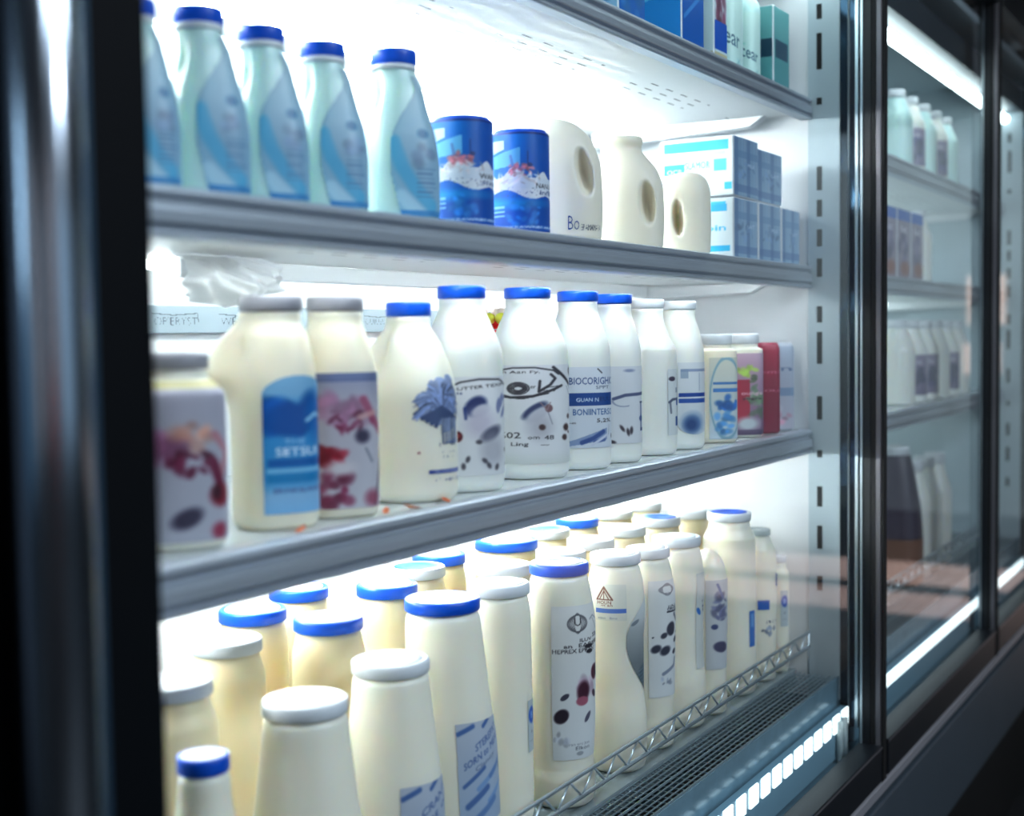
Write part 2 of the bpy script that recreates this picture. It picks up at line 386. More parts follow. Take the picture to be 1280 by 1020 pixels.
# ------------------------------------------------------------------ refrigerated case
CX0, CX1, YB = .46, 6.2, .46
zr = lambda z: ZC + z
case = thing('refrigerated_case', 'long glass-fronted refrigerated display case with lit white interior and slate base', 'fridge', (CX0, 0, 0))
def cpart(b, name, m, parent=None, bevel=0.0, smooth=False):
    o = b.build(name, m, None, bevel, smooth); p = parent or case
    o.parent = p
    o.matrix_parent_inverse = Matrix.Translation((-CX0, 0, 0)); return o
DK = zr(-.655)
cpart(MB().box(CX0, CX1, YB, YB + .05, .3, 2.45), 'back_panel', M['enamel'])
cpart(MB().box(CX0, CX0 + .03, -.10, YB, .3, 2.45), 'side_panel', M['navy'])
cpart(MB().box(CX1 - .03, CX1, -.10, YB, .3, 2.45), 'side_panel', M['enamel'])
cpart(MB().box(2.432, 2.452, -.001, YB - .001, DK - .05, 2.44), 'divider_panel', M['enamel'])
cpart(MB().box(4.350, 4.370, -.001, YB - .001, DK - .05, 2.44), 'divider_panel', M['panelgrey'])
cpart(MB().box(CX0, CX1, -.16, YB + .05, 2.45, 2.6), 'canopy', M['dark'])
cpart(MB().box(CX0 + .04, CX1 - .04, -.10, YB - .01, 2.28, 2.30), 'canopy_lining', M['panelgrey'])
cpart(MB().box(CX0 + .035, CX1 - .035, .026, YB - .005, DK - .03, DK - .0006), 'base_deck', mat('grey_deck_enamel', (.55, .60, .62), .25))
cpart(MB().box(CX0 + .035, CX1 - .035, -.0605, -.0585, zr(-.80), DK - .004), 'riser', M['tray'])
cpart(MB().box(CX0 + .035, CX1 - .035, -.10, YB, zr(-.83), zr(-.80)), 'drip_tray', M['tray'])
cpart(MB().box(CX0, CX1, -.13, -.104, zr(-.90), zr(-.845)), 'base_sill', M['void'])
cpart(MB().box(CX0, CX1, -.152, -.104, zr(-.868), zr(-.846)), 'sill_strip', mat('grey_sill_strip', (.52, .52, .54), .4), bevel=.003)
cpart(MB().box(CX0, CX1, -.150, YB, zr(-1.09), zr(-.885)), 'fascia', M['slate'], bevel=.004)
cpart(MB().box(CX0 + .02, CX1 - .02, -.06, YB, 0.001, zr(-1.09)), 'kick_plate', M['void'])
# slotted uprights beside each divider
SLOTS = [(.621, .593), (.567, .499), (.446, .433), (.317, .272), (.254, .222), (.198, .166), (.143, .108), (.052, .021), (.003, -.058), (-.12, -.165), (-.224, -.238), (-.294, -.333), (-.37, -.415), (-.468, -.496)]
for ux in (2.434, 4.352):
    up = cpart(MB().box(ux - .004, ux + .018, -.062, -.001, DK - .05, 2.44), 'upright', M['panelgrey'])
    for a, c in SLOTS:
        o = MB().box(ux - .0046, ux - .003, -.028, -.018, zr(c), zr(a)).build('slot', M['void']); o.parent = up; o.matrix_parent_inverse = Matrix.Identity(4)
    j = cpart(MB().box(ux - .002, ux + .018, -.103, -.0625, DK - .10, 2.44), 'jamb', M['jamb'])
    for yy, w in ((-.079, .0016), (-.094, .0028)):
        b = MB().box(ux - .0045, ux - .002, yy - w, yy + w, DK - .10, 2.44)
        o = b.build('gasket_line', M['wire'] if w > .002 else M['stripgrey']); o.parent = j; o.matrix_parent_inverse = Matrix.Identity(4)
# wire grille in front of the bottom bottles
def grille(x0, x1):
    b = MB()
    for i, y in enumerate(np.linspace(-.056, .022, 9)): b.bar((x0, y, DK - .004), (x1, y, DK - .004), (.0013 if i not in (0, 4) else .0022), 5)
    x = x0
    while x < x1: b.bar((x, -.056, DK - .006), (x, .022, DK - .006), .0013, 4); x += .021
    return b
cpart(grille(.62, 2.42), 'wire_grille', M['wiredark'])
cpart(grille(2.47, 4.33), 'wire_grille', M['wiredark'])
cpart(MB().box(.6, 4.33, -.052, .020, DK - .06, DK - .05), 'grille_well', M['void'])
# zigzag wire fence along the bottom deck
def fence(x0, x1):
    b = MB(); zt, zb, y = zr(-.577), zr(-.606), -.004
    b.bar((x0, y, zt), (x1, y, zt), .0026); b.bar((x0, y, zb), (x1, y, zb), .0034); b.bar((x0, y + .004, zt - .005), (x1, y + .004, zt - .005), .0012)
    x, k = x0, 0
    while x < x1 - .03:
        b.bar((x, y, zb if k % 2 == 0 else zt), (x + .034, y, zt if k % 2 == 0 else zb), .0017); x += .034; k += 1
    for x in (x0 + .01, x1 - .006): b.bar((x, y, DK - .004), (x, y, zt), .002)
    return b
cpart(fence(.60, 2.424), 'wire_fence', M['wire'], smooth=True)
cpart(fence(2.46, 4.33), 'wire_fence', M['wire'], smooth=True)
# light bar in the front well with separate square diffusers
lb = cpart(MB().box(.62, 2.425, -.080, -.064, zr(-.795), zr(-.713)), 'light_bar', M['housing'], bevel=.002)
x = 1.30; nb = 0
while x < 2.40:
    b = MB().box(x, x + .036, -.0840, -.0795, zr(-.744), zr(-.711)); o = b.build('light_block', M['block'], None, .002); o.parent = lb; o.matrix_parent_inverse = Matrix.Identity(4); x += .054
lb2 = cpart(MB().box(2.47, 4.335, -.080, -.064, zr(-.795), zr(-.713)), 'light_bar', M['housing'], bevel=.002)
b = MB().box(2.50, 4.30, -.0835, -.0795, zr(-.742), zr(-.715)); o = b.build('light_block', M['block'], None, .002); o.parent = lb2; o.matrix_parent_inverse = Matrix.Identity(4)
for px_ in (2.375, 2.345):
    cpart(MB().bar((px_, -.088, zr(-.799)), (px_, -.088, zr(-.722)), .006, 12), 'acrylic_post', M['clear'], smooth=True)
# canopy tubes
def tube(x0, x1, y, z, r): return MB().bar((x0, y, z), (x1, y, z), r, 10)
M['tube_dim'] = mat('lit_canopy_tube', (1, 1, 1), .5, emit=9.0, ecol=(.93, 1, 1))
for (a, c) in ((.65, 2.41), (2.50, 3.62), (3.67, 4.33), (4.40, 6.0)):
    cpart(tube(a, c, -.01, zr(.665), .014), 'canopy_tube', M['tube_dim'])
cpart(MB().box(CX0 + .04, CX1 - .04, -.06, .04, zr(.685), zr(.75)), 'canopy_rail', M['slate'])

# ------------------------------------------------------------------ shelves
def lip_profile(z, h):
    k = h / .043
    p = [(.012, 0), (-.004, 0), (-.0085, -.002), (-.0095, -.006), (-.009, -.0085), (-.0035, -.0105), (-.0035, -.0145), (-.0095, -.0165), (-.0105, -.022), (-.0105, -.0305), (-.0095, -.032), (-.004, -.0335), (-.004, -.036), (-.0095, -.0375), (-.010, -.041), (-.007, -.043), (.012, -.043)]
    return [(y, z + q * k) for y, q in p]
def shelf(x0, x1, z, h, label, tubes=True, dim=False):
    t = thing('refrigerator_shelf', label, 'shelf', ((x0 + x1) / 2, 0, z), 0, 'shelves of the refrigerated case')
    def part(b, name, m, bevel=0.0, smooth=False):
        o = b.build(name, m, None, bevel, smooth); o.parent = t; o.matrix_parent_inverse = Matrix.Translation((-(x0 + x1) / 2, 0, -z)); return o
    part(MB().box(x0, x1, .0125, YB - .0015, z - .012, z - .0006), 'deck', M['enamel_glossy'])
    part(MB().box(x0 + .002, x1 - .002, .0125, YB - .0015, z - .030, z - .0125), 'underside_panel', M['perf'])
    part(MB().prism_x(lip_profile(z, h), x0, x1), 'price_rail', M['alu'])
    for bx in ((x0 + .03, x1 - .03) if x1 - x0 > 1.3 else (x1 - .03,)):
        part(MB().prism_x([(.07, z - .0305), (.10, z - .050), (YB - .02, z - .062), (YB - .02, z - .0305)], bx - .012, bx + .012), 'bracket', M['enamel'], .002)
    if tubes:
        hs = part(MB().box(x0 + .50, x1 - .05, .312, .332, z - .053, z - .0312), 'light_housing', M['enamel'], .002)
        g = MB().box(x0 + .51, x1 - .06, .3105, .3135, z - .0445, z - .0405).build('housing_slot', M['void']); g.parent = hs; g.matrix_parent_inverse = Matrix.Translation((-(x0 + x1) / 2, 0, -z))
    part(tube(x0 + .08, x1 - .08, .345, z - .0385, .006), 'light_tube', M['tube_dim'] if dim else M['tube_back'] if tubes else M['tube'])
    if tubes: part(tube(x0 + .08, x1 - .08, .030, z - .0345, .0033), 'light_tube', M['tube_mid'])
    return t
BX0, BX1 = .60, 2.4275
ZA, ZB, ZCs = zr(.447), zr(.130), zr(-.184)
shelf(BX0, BX1, ZA, .041, 'uppermost refrigerator shelf with blue cartons, perforated white underside', False)
shelf(BX0, BX1, ZB, .043, 'refrigerator shelf holding mint bottles and ivory jugs, grey metal front rail')
shelf(BX0, BX1, ZCs, .046, 'refrigerator shelf holding the row of labelled milk bottles, grey metal rail', False)
for z, w in ((ZA - .04, 'topmost shelf behind the second glass door, in the next bay'), (ZB, 'shelf under the blue-topped cartons behind the second glass door'), (ZCs, 'shelf under the blurred milk bottles behind the second glass door')):
    shelf(2.457, 4.345, z, .043, w, tubes=False, dim=True)
for z, w in ((ZB, 'middle shelf in the third, farthest bay'), (ZCs, 'lower shelf in the third, farthest bay')):
    shelf(4.375, 6.1, z, .043, w, tubes=False, dim=True)

# ------------------------------------------------------------------ glass doors
def door(n, x0, x1, label, pull=False):
    t = thing('glass_door', label, 'door', (x0, -.115, zr(-.84)), 0, 'glass doors of the case')
    def part(b, name, m, bevel=0.0, smooth=False, par=None):
        o = b.build(name, m, None, bevel, smooth); o.parent = par or t; o.matrix_parent_inverse = Matrix.Translation((-x0, .115, -zr(-.84))) if par is None else Matrix.Identity(4); return o
    z0, z1 = zr(-.843), zr(.90)
    zg = zr(-.775)
    lw, rw = (.155, .022) if pull else (.020, .022)
    part(MB().box(x0 + lw - .001, x1 - rw + .001, -.1185, -.1175, zg - .004, z1 - .07), 'pane', M['glass']) if False else None
    me = bpy.data.meshes.new('pane'); me.from_pydata([(x0 + lw - .002, -.118, zg - .003), (x1 - rw + .002, -.118, zg - .003), (x1 - rw + .002, -.118, z1 - .065), (x0 + lw - .002, -.118, z1 - .065)], [], [(0, 1, 2, 3)])
    o = link('pane', me, M['glass'], t); o.matrix_parent_inverse = Matrix.Translation((-x0, .115, -zr(-.84)))
    if pull:
        part(MB().box(x0, x0 + lw, -.160, -.106, z0, z1), 'stile', M['navy'], .0015)
    else:
        part(MB().box(x0, x0 + lw, -.140, -.106, z0, z1), 'stile', M['navy'], .0015)
    st = part(MB().box(x1 - rw, x1, -.128, -.106, z0, z1), 'stile', M['dark'], .001)
    part(MB().box(x1 - rw - .001, x1, -.137, -.1285, z0, z1), 'stile_trim', M['void'])
    part(MB().box(x1 - rw - .002, x1, -.147, -.1375, z0, z1), 'stile_trim', M['brownmetal'], .001)
    part(MB().box(x1 - rw, x1, -.152, -.1475, z0, z1), 'stile_trim', M['void'])
    part(MB().box(x1 - rw - .0035, x1 - rw + .001, -.1125, -.109, z0 + .06, z1 - .06), 'glass_edge', M['wire'])
    part(MB().box(x0 + lw, x1 - rw, -.150, -.106, z0, zg), 'bottom_rail', M['dark'], .0015)
    part(MB().box(x0 + lw, x1 - rw, -.1508, -.150, zg - .006, zg - .002), 'rail_trim', M['brownmetal'])
    part(MB().box(x0 + lw, x1 - rw, -.150, -.106, z1 - .07, z1), 'top_rail', M['dark'], .0015)
    if pull:
        part(MB().box(x0 + .096, x0 + .106, -.1625, -.1605, z0, z1), 'stile_trim', M['bluegrey'], .0006)
        hx, hy = .497, -.192
        h = MB(); n_ = 48; zs = (zr(-.83), zr(.88)); b0 = 0
        for zz in zs:
            for k in range(n_):
                a = 2 * math.pi * k / n_; h.v.append((hx + .0235 * math.cos(a), hy + .0225 * math.sin(a), zz))
        for k in range(n_): h.f.append((k, (k + 1) % n_, n_ + (k + 1) % n_, n_ + k))
        h.f.append(tuple(range(n_ - 1, -1, -1))); h.f.append(tuple(n_ + k for k in range(n_)))
        ho = part(h, 'pull_handle', M['chrome'], 0, True)
        for zz in (zr(-.7), zr(.78)):
            so = MB().bar((hx, -.1735, zz), (hx, -.1605, zz), .008, 14).build('standoff', M['chrome'], ho); so.matrix_parent_inverse = Matrix.Identity(4)
    return t
door(1, .453, 2.4285, 'nearest glass door of the case, with dark post and tall polished pull handle', True)
door(2, 2.4315, 3.512, 'second glass door, behind the bronze and black mullion')
door(3, 3.5155, 5.2, 'third and farthest glass door of the case, past the second mullion')

# ------------------------------------------------------------------ products
def C8(r, g, b): return (r / 255, g / 255, b / 255)
NAVY, BLUE, LBLUE, INK, GREY = C8(40, 62, 120), C8(20, 95, 170), C8(120, 175, 215), C8(52, 50, 58), C8(150, 155, 165)
PAPER = C8(214, 216, 222)

def bottle(label, X, Y, z, lf, cap, body='milk', cat='milk bottle', name='milk_bottle', group=None, labels=(), capx=None, tilt=0.0):
    """cap = (radius, bottom height, height, colour, disc, ring); labels = (d0, d1, z0, z1, canvas)"""
    t = thing(name, label, cat, (X, Y, z + .0005), 0, group)
    lf.mesh('body', M[body], t)
    if cap:
        dx = lf.val(np.array([lf.p[-1, 0]]), 3)[0]
        cap_on(t, cap[0], cap[1], cap[2], cap[3], cap[4] if len(cap) > 4 else None, cap[5] if len(cap) > 5 else None, dx * math.cos(SIDE), dx * math.sin(SIDE), tilt)
    for L in labels: label_on(t, lf, X, Y, *L)
    return t

# ---- label artwork
def art_mint(k):
    c = Canvas(50, 110); U, V = c.U, c.V
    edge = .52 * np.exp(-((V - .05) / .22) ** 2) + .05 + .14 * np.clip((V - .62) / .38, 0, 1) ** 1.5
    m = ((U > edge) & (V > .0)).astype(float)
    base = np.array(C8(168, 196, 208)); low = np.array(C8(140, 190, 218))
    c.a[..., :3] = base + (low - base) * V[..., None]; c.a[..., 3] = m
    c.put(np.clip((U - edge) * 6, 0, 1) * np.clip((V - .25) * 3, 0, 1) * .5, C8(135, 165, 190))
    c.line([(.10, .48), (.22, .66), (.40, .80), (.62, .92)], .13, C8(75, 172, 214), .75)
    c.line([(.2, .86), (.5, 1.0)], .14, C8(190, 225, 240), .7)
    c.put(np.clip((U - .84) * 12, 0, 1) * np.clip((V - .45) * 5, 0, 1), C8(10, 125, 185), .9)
    c.ell(.55, .42, .085, .033, C8(40, 110, 155), soft=.4)
    c.blotch(.55, .58, .15, .07, C8(120, 145, 175), 9, .5, .5, k)
    for i in range(7): c.rect(.42, .42 + .3 * (1 - .07 * ((i * 3 + k) % 4)), .66 + .032 * i, .674 + .032 * i, C8(90, 130, 170), .7)
    c.put((V > .95) * np.clip(1 - U * .4, 0, 1), C8(35, 120, 190), .8)
    c.a[..., 3] = m; return c
def art_pack(k):
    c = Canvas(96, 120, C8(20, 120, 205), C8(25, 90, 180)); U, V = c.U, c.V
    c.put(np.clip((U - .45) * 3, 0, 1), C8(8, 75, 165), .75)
    c.put(((V > .08 + .02 * U) & (V < .26 - .28 * U) & (U < .32)).astype(float), C8(205, 228, 242), .95)
    c.put(((V > .28 - .25 * U) & (V < .38 - .1 * U) & (U < .5)).astype(float), C8(120, 195, 235), .9)
    mount = (V > .40 + .12 * np.abs(U - .42) - .05 * np.sin(U * 18)) & (V < .60 + .12 * (U - .3) + .03 * np.sin(U * 13))
    c.put(mount.astype(float), C8(222, 226, 234))
    c.put(((V > .46) & (V < .57) & (U > .5)).astype(float), C8(212, 220, 232))
    c.blotch(.50, .38, .13, .06, C8(205, 120, 135), 22, .28, .8, 4 + k); c.blotch(.48, .46, .28, .06, C8(225, 215, 220), 26, .18, .7, 8 + k)
    c.line([(.58, .20), (.58, .34)], .008, NAVY); c.line([(.40, .24), (.42, .33)], .02, C8(90, 130, 190)); c.ell(.60, .33, .03, .02, NAVY)
    c.blotch(.42, .60, .36, .05, C8(60, 80, 130), 34, .05, .9, 12 + k)
    c.put(np.clip((V - .62 - .05 * U) * 14, 0, 1), C8(30, 150, 215)); c.put(np.clip((V - .74 + .10 * U) * 10, 0, 1), C8(14, 80, 165))
    for i in range(3): c.rect(.05, .32, .735 + .045 * i, .755 + .045 * i, C8(170, 215, 240), .85)
    c.blotch(.55, .82, .22, .12, C8(60, 140, 210), 18, .22, .5, 20 + k)
    c.text(('WAN', 'NANU')[k], .80, .535, .05, INK, .26); c.text(('FFAN', 'infB')[k], .84, .60, .045, NAVY, .24)
    c.text('FE', .10, .575, .035, INK, .1)
    c.rect(0, 1, 0, .028, C8(18, 50, 125)); c.rect(0, 1, .935, .96, C8(120, 160, 210), .5)
    c.text('EUOKRAWNBS ARAB', .6, .95, .022, C8(200, 215, 235), .75); return c
def art_flower(k):
    c = Canvas(72, 130, C8(178, 174, 186), C8(190, 190, 198))
    if k == 1: c.rect(0, 1, 0, .07, C8(70, 85, 130)); c.put(np.clip(1 - c.V / .25, 0, 1), C8(120, 130, 160), .7)
    c.blotch(.32, .42 if k == 0 else .28, .30, .10, C8(165, 120, 150), 22, .4, .6, 30 + k); c.blotch(.45, .48 if k == 0 else .36, .26, .07, C8(110, 40, 70), 14, .3, .7, 31 + k)
    c.line([(.60, .20), (.72, .34), (.86, .44)], .07, C8(150, 70, 100), .85); c.line([(.55, .33), (.74, .30)], .05, C8(205, 165, 160), .7)
    c.ell(.58, .47, .09, .05, C8(55, 50, 75), soft=.4); c.blotch(.15, .60, .22, .07, C8(150, 30, 50), 16, .4, .8, 34 + k)
    c.blotch(.22, .85, .20, .14, C8(120, 45, 75), 20, .35, .75, 36 + k); c.ell(.30, .70, .18, .05, C8(205, 200, 205), soft=.5)
    c.line([(.95, .45), (.85, .66), (.74, .98)], .022, C8(95, 90, 105)); c.line([(.98, .64), (.80, .80)], .02, C8(110, 70, 90)); c.line([(.62, .56), (.70, .66)], .02, C8(120, 125, 140))
    c.ell(.70, .93, .10, .06, C8(140, 60, 85), soft=.5, op=.8); return c
def art_flower_left():
    c = Canvas(84, 130, C8(166, 164, 178), C8(178, 180, 192))
    c.rect(0, 1, 0, .05, C8(200, 190, 130), .8)
    c.blotch(.30, .42, .26, .09, C8(150, 95, 130), 20, .4, .7, 50); c.blotch(.58, .34, .14, .08, C8(205, 150, 130), 9, .5, .6, 51); c.blotch(.58, .50, .20, .07, C8(95, 28, 58), 16, .35, .85, 52)
    c.line([(.75, .34), (.88, .46), (.80, .60)], .05, C8(180, 120, 130), .8); c.line([(.72, .50), (.80, .66)], .06, C8(110, 40, 70))
    c.ell(.80, .72, .10, .07, C8(130, 30, 50), soft=.3); c.ell(.76, .70, .05, .05, C8(70, 30, 45), soft=.4)
    c.ell(.52, .85, .13, .055, C8(62, 58, 80), -.6, .3); c.ell(.78, .94, .07, .05, C8(150, 60, 85), soft=.4); return c
def art_splash():
    c = Canvas(72, 140, C8(120, 170, 205), C8(140, 185, 220)); U, V = c.U, c.V
    c.put(np.clip((V - .14) * 9, 0, 1) * np.clip((.86 - V) * 9, 0, 1), C8(45, 135, 195), .9)
    c.blotch(.36, .28, .34, .13, C8(8, 78, 150), 30, .45, .95, 60); c.ell(.35, .32, .36, .12, C8(8, 78, 150), soft=.2); c.ell(.80, .30, .2, .16, C8(25, 105, 175), soft=.5)
    c.line([(.60, .33), (.74, .285), (.95, .31)], .035, C8(150, 200, 230)); c.text('THE', .42, .475, .03, C8(150, 190, 225), .28)
    c.text('SETSUI', .47, .55, .06, C8(225, 238, 248), .62)
    c.rect(.06, .98, .60, .655, C8(12, 95, 165)); c.rect(.04, .98, .675, .70, C8(140, 195, 225), .8); c.rect(.06, .96, .715, .77, C8(25, 125, 180), .9)
    c.text('ERINKSLAND', .48, .83, .03, C8(85, 95, 150), .7); c.put(np.clip((V - .86) * 9, 0, 1), C8(125, 180, 222), .8)
    c.cut(1 - ((np.hypot((U - .5) / .5, np.minimum(V - .14, 0) / .14) > 1)).astype(float)); return c
def art_palm():
    c = Canvas(84, 140); d = C8(58, 78, 128)
    c.blotch(.46, .26, .34, .17, C8(132, 146, 176), 40, .38, .40, 71); c.blotch(.52, .14, .22, .10, C8(122, 136, 168), 18, .4, .4, 72)
    for i in range(80):
        r = np.random.default_rng(70 + i); t = -.3 + 3.7 * i / 79; L = r.uniform(.24, .50)
        x1, y1 = .46 + L * math.cos(t), .33 - L * .62 * math.sin(t) * (1 if math.sin(t) > 0 else .6)
        c.line([(.46, .33), ((.46 + x1) / 2 + .03 * math.cos(t), (.33 + y1) / 2 - .04), (x1, y1 + .06)], .020 * r.uniform(.6, 1.3), np.array(C8(104, 120, 156)) * r.uniform(.5, 1.7), .85)
    for i in range(10): x = .16 + .07 * i; c.line([(.46, .32), (x, .40 + .07 * ((i * 5) % 4) / 3)], .05, C8(64, 80, 118))
    for i in range(6): c.line([(.48 + .06 * i, .42), (.49 + .06 * i, .62)], .035, np.array(C8(140, 154, 184)) * (.8 + .1 * (i % 3)))
    c.text('LAMHI', .60, .635, .04, C8(60, 80, 130), .36); c.text('mosia', .60, .70, .03, C8(110, 120, 150), .26); c.text('Isken', .60, .745, .03, C8(90, 105, 145), .24)
    c.rect(.24, .92, .85, .895, C8(70, 85, 150)); c.text('TRUITIMESMORE', .58, .872, .025, C8(150, 160, 200), .5); c.text('ORESLANDFOAM', .58, .945, .04, C8(80, 95, 155), .56)
    c.ell(.10, .70, .035, .014, C8(170, 110, 120)); return c
def leaf(c, u, v, L, w, rot, col): return c.ell(u, v, L, w, col, rot, .25, .9)
def art_mush(k):
    c = Canvas(120, 160, C8(222, 223, 226), C8(218, 220, 222))
    if k == 0:
        c.line([(.0, .12), (.2, .055), (.45, .03), (.75, .035), (.95, .10)], .016, INK)
        c.text('BUTTER TEXIN', .48, .105, .03, INK, .78, slope=-.06); c.text('ollis', .12, .165, .025, NAVY, .2)
        c.ell(.40, .30, .17, .09, C8(45, 58, 105), -.55, .2); c.ell(.47, .345, .14, .055, C8(205, 206, 214), -.4, .25); c.line([(.25, .32), (.26, .42)], .03, NAVY)
        c.ell(.46, .47, .20, .14, C8(188, 182, 200), soft=.5, op=.7); c.ell(.62, .58, .16, .06, C8(85, 88, 110), -.5, .35); c.ell(.64, .75, .17, .15, C8(168, 168, 178), soft=.5, op=.7)
        for (u_, v_, r_) in ((.80, .25, 1.1), (.86, .36, 1.5), (.74, .30, .9), (.95, .30, .4), (.92, .22, 2.2)): leaf(c, u_, v_, .04, .075, r_ - .8, C8(115, 125, 165))
        c.ell(.06, .47, .06, .045, C8(120, 55, 60)); c.ell(.14, .60, .075, .055, C8(85, 25, 35)); c.ell(.16, .59, .03, .02, C8(140, 60, 60))
        for u_, v_ in ((.28, .83), (.52, .85), (.58, .90), (.70, .92), (.92, .76), (.22, .90), (.44, .66)): c.ell(u_, v_, .045, .022, C8(70, 68, 78), (u_ * 7) % 3, .4, .9)
        c.line([(.99, .5), (.985, .9)], .008, GREY); c.text('ei', .93, .90, .04, INK, .07)
    else:
        c.line([(.0, .06), (.2, .03), (.45, .03), (.66, .06), (.72, .10)], .014, INK); c.line([(.66, .03), (.90, .20)], .026, INK); c.line([(.70, .06), (.95, .26)], .008, INK); c.line([(.84, .22), (.90, .30), (.96, .33)], .008, GREY)
        c.text('ch Aan Fy.', .27, .075, .035, INK, .46)
        for i in range(9): c.ring(.26 + .01 * math.sin(i * 2), .235, .05 + .008 * i, .018 + .0055 * i, .007, INK, .85)
        c.text('er', .42, .225, .03, INK, .06); c.line([(.50, .165), (.485, .27), (.62, .205), (.68, .14), (.63, .10)], .022, INK)
        c.line([(.0, .285), (.18, .325), (.42, .315), (.62, .265), (.76, .215)], .022, INK); c.line([(.02, .315), (.30, .34), (.60, .29)], .010, INK); c.line([(.55, .235), (.74, .215), (.66, .27)], .007, INK); c.text('nesv', .6, .262, .02, INK, .16)
        c.ell(.44, .46, .17, .055, C8(60, 70, 105), -.65, .2); c.ell(.47, .50, .16, .05, C8(196, 198, 206), -.65, .25); c.ell(.50, .62, .14, .13, C8(178, 178, 186), soft=.5, op=.8)
        c.line([(.56, .42), (.60, .50), (.64, .60)], .01, GREY); c.ell(.60, .44, .045, .04, C8(120, 90, 95)); c.line([(.50, .38), (.58, .46), (.62, .38)], .008, C8(150, 125, 130))
        for u_, v_, a_ in ((.95, .07, .06), (.88, .53, .035), (.52, .63, .04), (.83, .64, .05), (.80, .74, .04), (.98, .46, .04), (.88, .69, .02), (.95, .80, .02)): c.ell(u_, v_, a_, a_ * .72, C8(80, 62, 62), .8, .3)
        c.text('%02', .15, .705, .06, INK, .26); c.text('om', .42, .735, .03, INK, .13); c.text('48', .60, .735, .045, INK, .11); c.text('Ling', .27, .80, .05, INK, .18); c.text('~', .55, .81, .03, INK, .1); c.line([(.97, .76), (.97, .82)], .014, INK)
        c.put(np.clip((c.V - .86) * 8, 0, 1), C8(200, 206, 200), .7)
    U, V = c.U, c.V; return c
def art_biocor():
    c = Canvas(100, 140, C8(214, 219, 226), C8(206, 213, 222)); U, V = c.U, c.V
    c.line([(.62, .03), (.70, .08)], .015, INK); c.text('BIOCORIGHIC', .54, .175, .085, C8(50, 75, 130), .90); c.text('SPPT', .72, .255, .04, C8(110, 120, 140), .28)
    c.rect(.04, 1, .32, .475, C8(32, 75, 140)); c.text('GUAN N', .42, .405, .045, C8(220, 230, 240), .42); c.text('EUU', .78, .40, .05, C8(25, 55, 110), .25)
    c.text('BONIINTERSO', .56, .555, .075, C8(48, 88, 145), .82); c.text('5,2%.', .76, .665, .05, INK, .34); c.text('~m', .14, .69, .02, INK, .12)
    c.put(((V > .93 - .22 * U) & (V < .98 - .10 * U) & (U < .8)).astype(float), C8(130, 150, 185), .9)
    c.line([(.30, .93), (.52, .88), (.72, .80)], .05, C8(62, 88, 145)); c.line([(.55, .92), (.74, .90)], .04, C8(85, 105, 155)); c.line([(.5, .96), (.8, .84)], .03, C8(200, 205, 220))
    c.ell(.96, .86, .03, .03, INK); c.line([(.86, .72), (.84, .84)], .007, GREY); return c
def art_curve():
    c = Canvas(64, 120, C8(216, 219, 224), C8(214, 217, 221))
    c.ell(.5, .06, .12, .02, C8(140, 150, 180), soft=.5); c.line([(.12, .42), (.4, .375), (1, .355)], .05, C8(82, 92, 125)); c.ring(.36, .44, .26, .08, .02, C8(140, 150, 175), .8, 180, 300)
    c.rect(.78, 1, .46, .485, C8(80, 90, 120)); c.rect(.80, .88, .48, .84, C8(110, 122, 155), .8); c.rect(.80, 1, .80, .84, C8(70, 85, 125)); c.ell(.84, .68, .08, .04, C8(80, 95, 140))
    for u_, v_ in ((.32, .80), (.46, .85), (.54, .83), (.08, .97)): c.ell(u_, v_, .09, .02, C8(70, 64, 72), u_ * 3, .4)
    c.rect(.0, .05, .8, .95, C8(130, 125, 135), .6); return c
def art_side():
    c = Canvas(30, 120, C8(216, 221, 222), C8(214, 220, 220))
    c.ell(.28, .15, .22, .035, C8(80, 72, 90)); c.rect(.55, .75, .28, .36, C8(120, 130, 150), .7); c.line([(.1, .50), (.3, .46), (.95, .45)], .10, C8(90, 98, 120)); c.rect(.6, .95, .46, .55, C8(50, 85, 150)); c.line([(.15, .52), (.2, .66)], .08, C8(120, 125, 140))
    c.rect(.55, .85, .72, .86, C8(60, 95, 155)); return c
def art_band():
    c = Canvas(60, 130, C8(218, 222, 225), C8(210, 217, 222))
    c.rect(.08, .95, .09, .13, C8(135, 150, 180), .9); c.rect(.08, .30, .09, .22, C8(130, 150, 175), .7); c.rect(.6, .64, .15, .40, C8(160, 172, 190), .7); c.rect(.04, .98, .42, .48, C8(25, 70, 150)); c.rect(.04, .98, .50, .56, C8(45, 88, 165))
    c.ell(.42, .84, .30, .14, C8(120, 150, 185), soft=.4); c.ell(.38, .86, .20, .10, C8(45, 75, 125), soft=.5); c.cut(1 - ((c.V > .85) & (np.hypot((c.U - .5) / .5, (c.V - .85) / .15) > 1)).astype(float)); return c
def art_window():
    c = Canvas(46, 130, C8(205, 205, 190), C8(190, 205, 215))
    c.ring(.5, .5, .47, .49, .03, C8(130, 165, 180)); c.rect(.1, .9, .30, .33, C8(60, 120, 180)); c.rect(.1, .9, .38, .42, C8(60, 125, 190)); c.blotch(.5, .56, .3, .08, C8(35, 100, 175), 16, .4, .9, 90); c.blotch(.45, .78, .28, .14, C8(60, 130, 190), 16, .3, .7, 91); return c
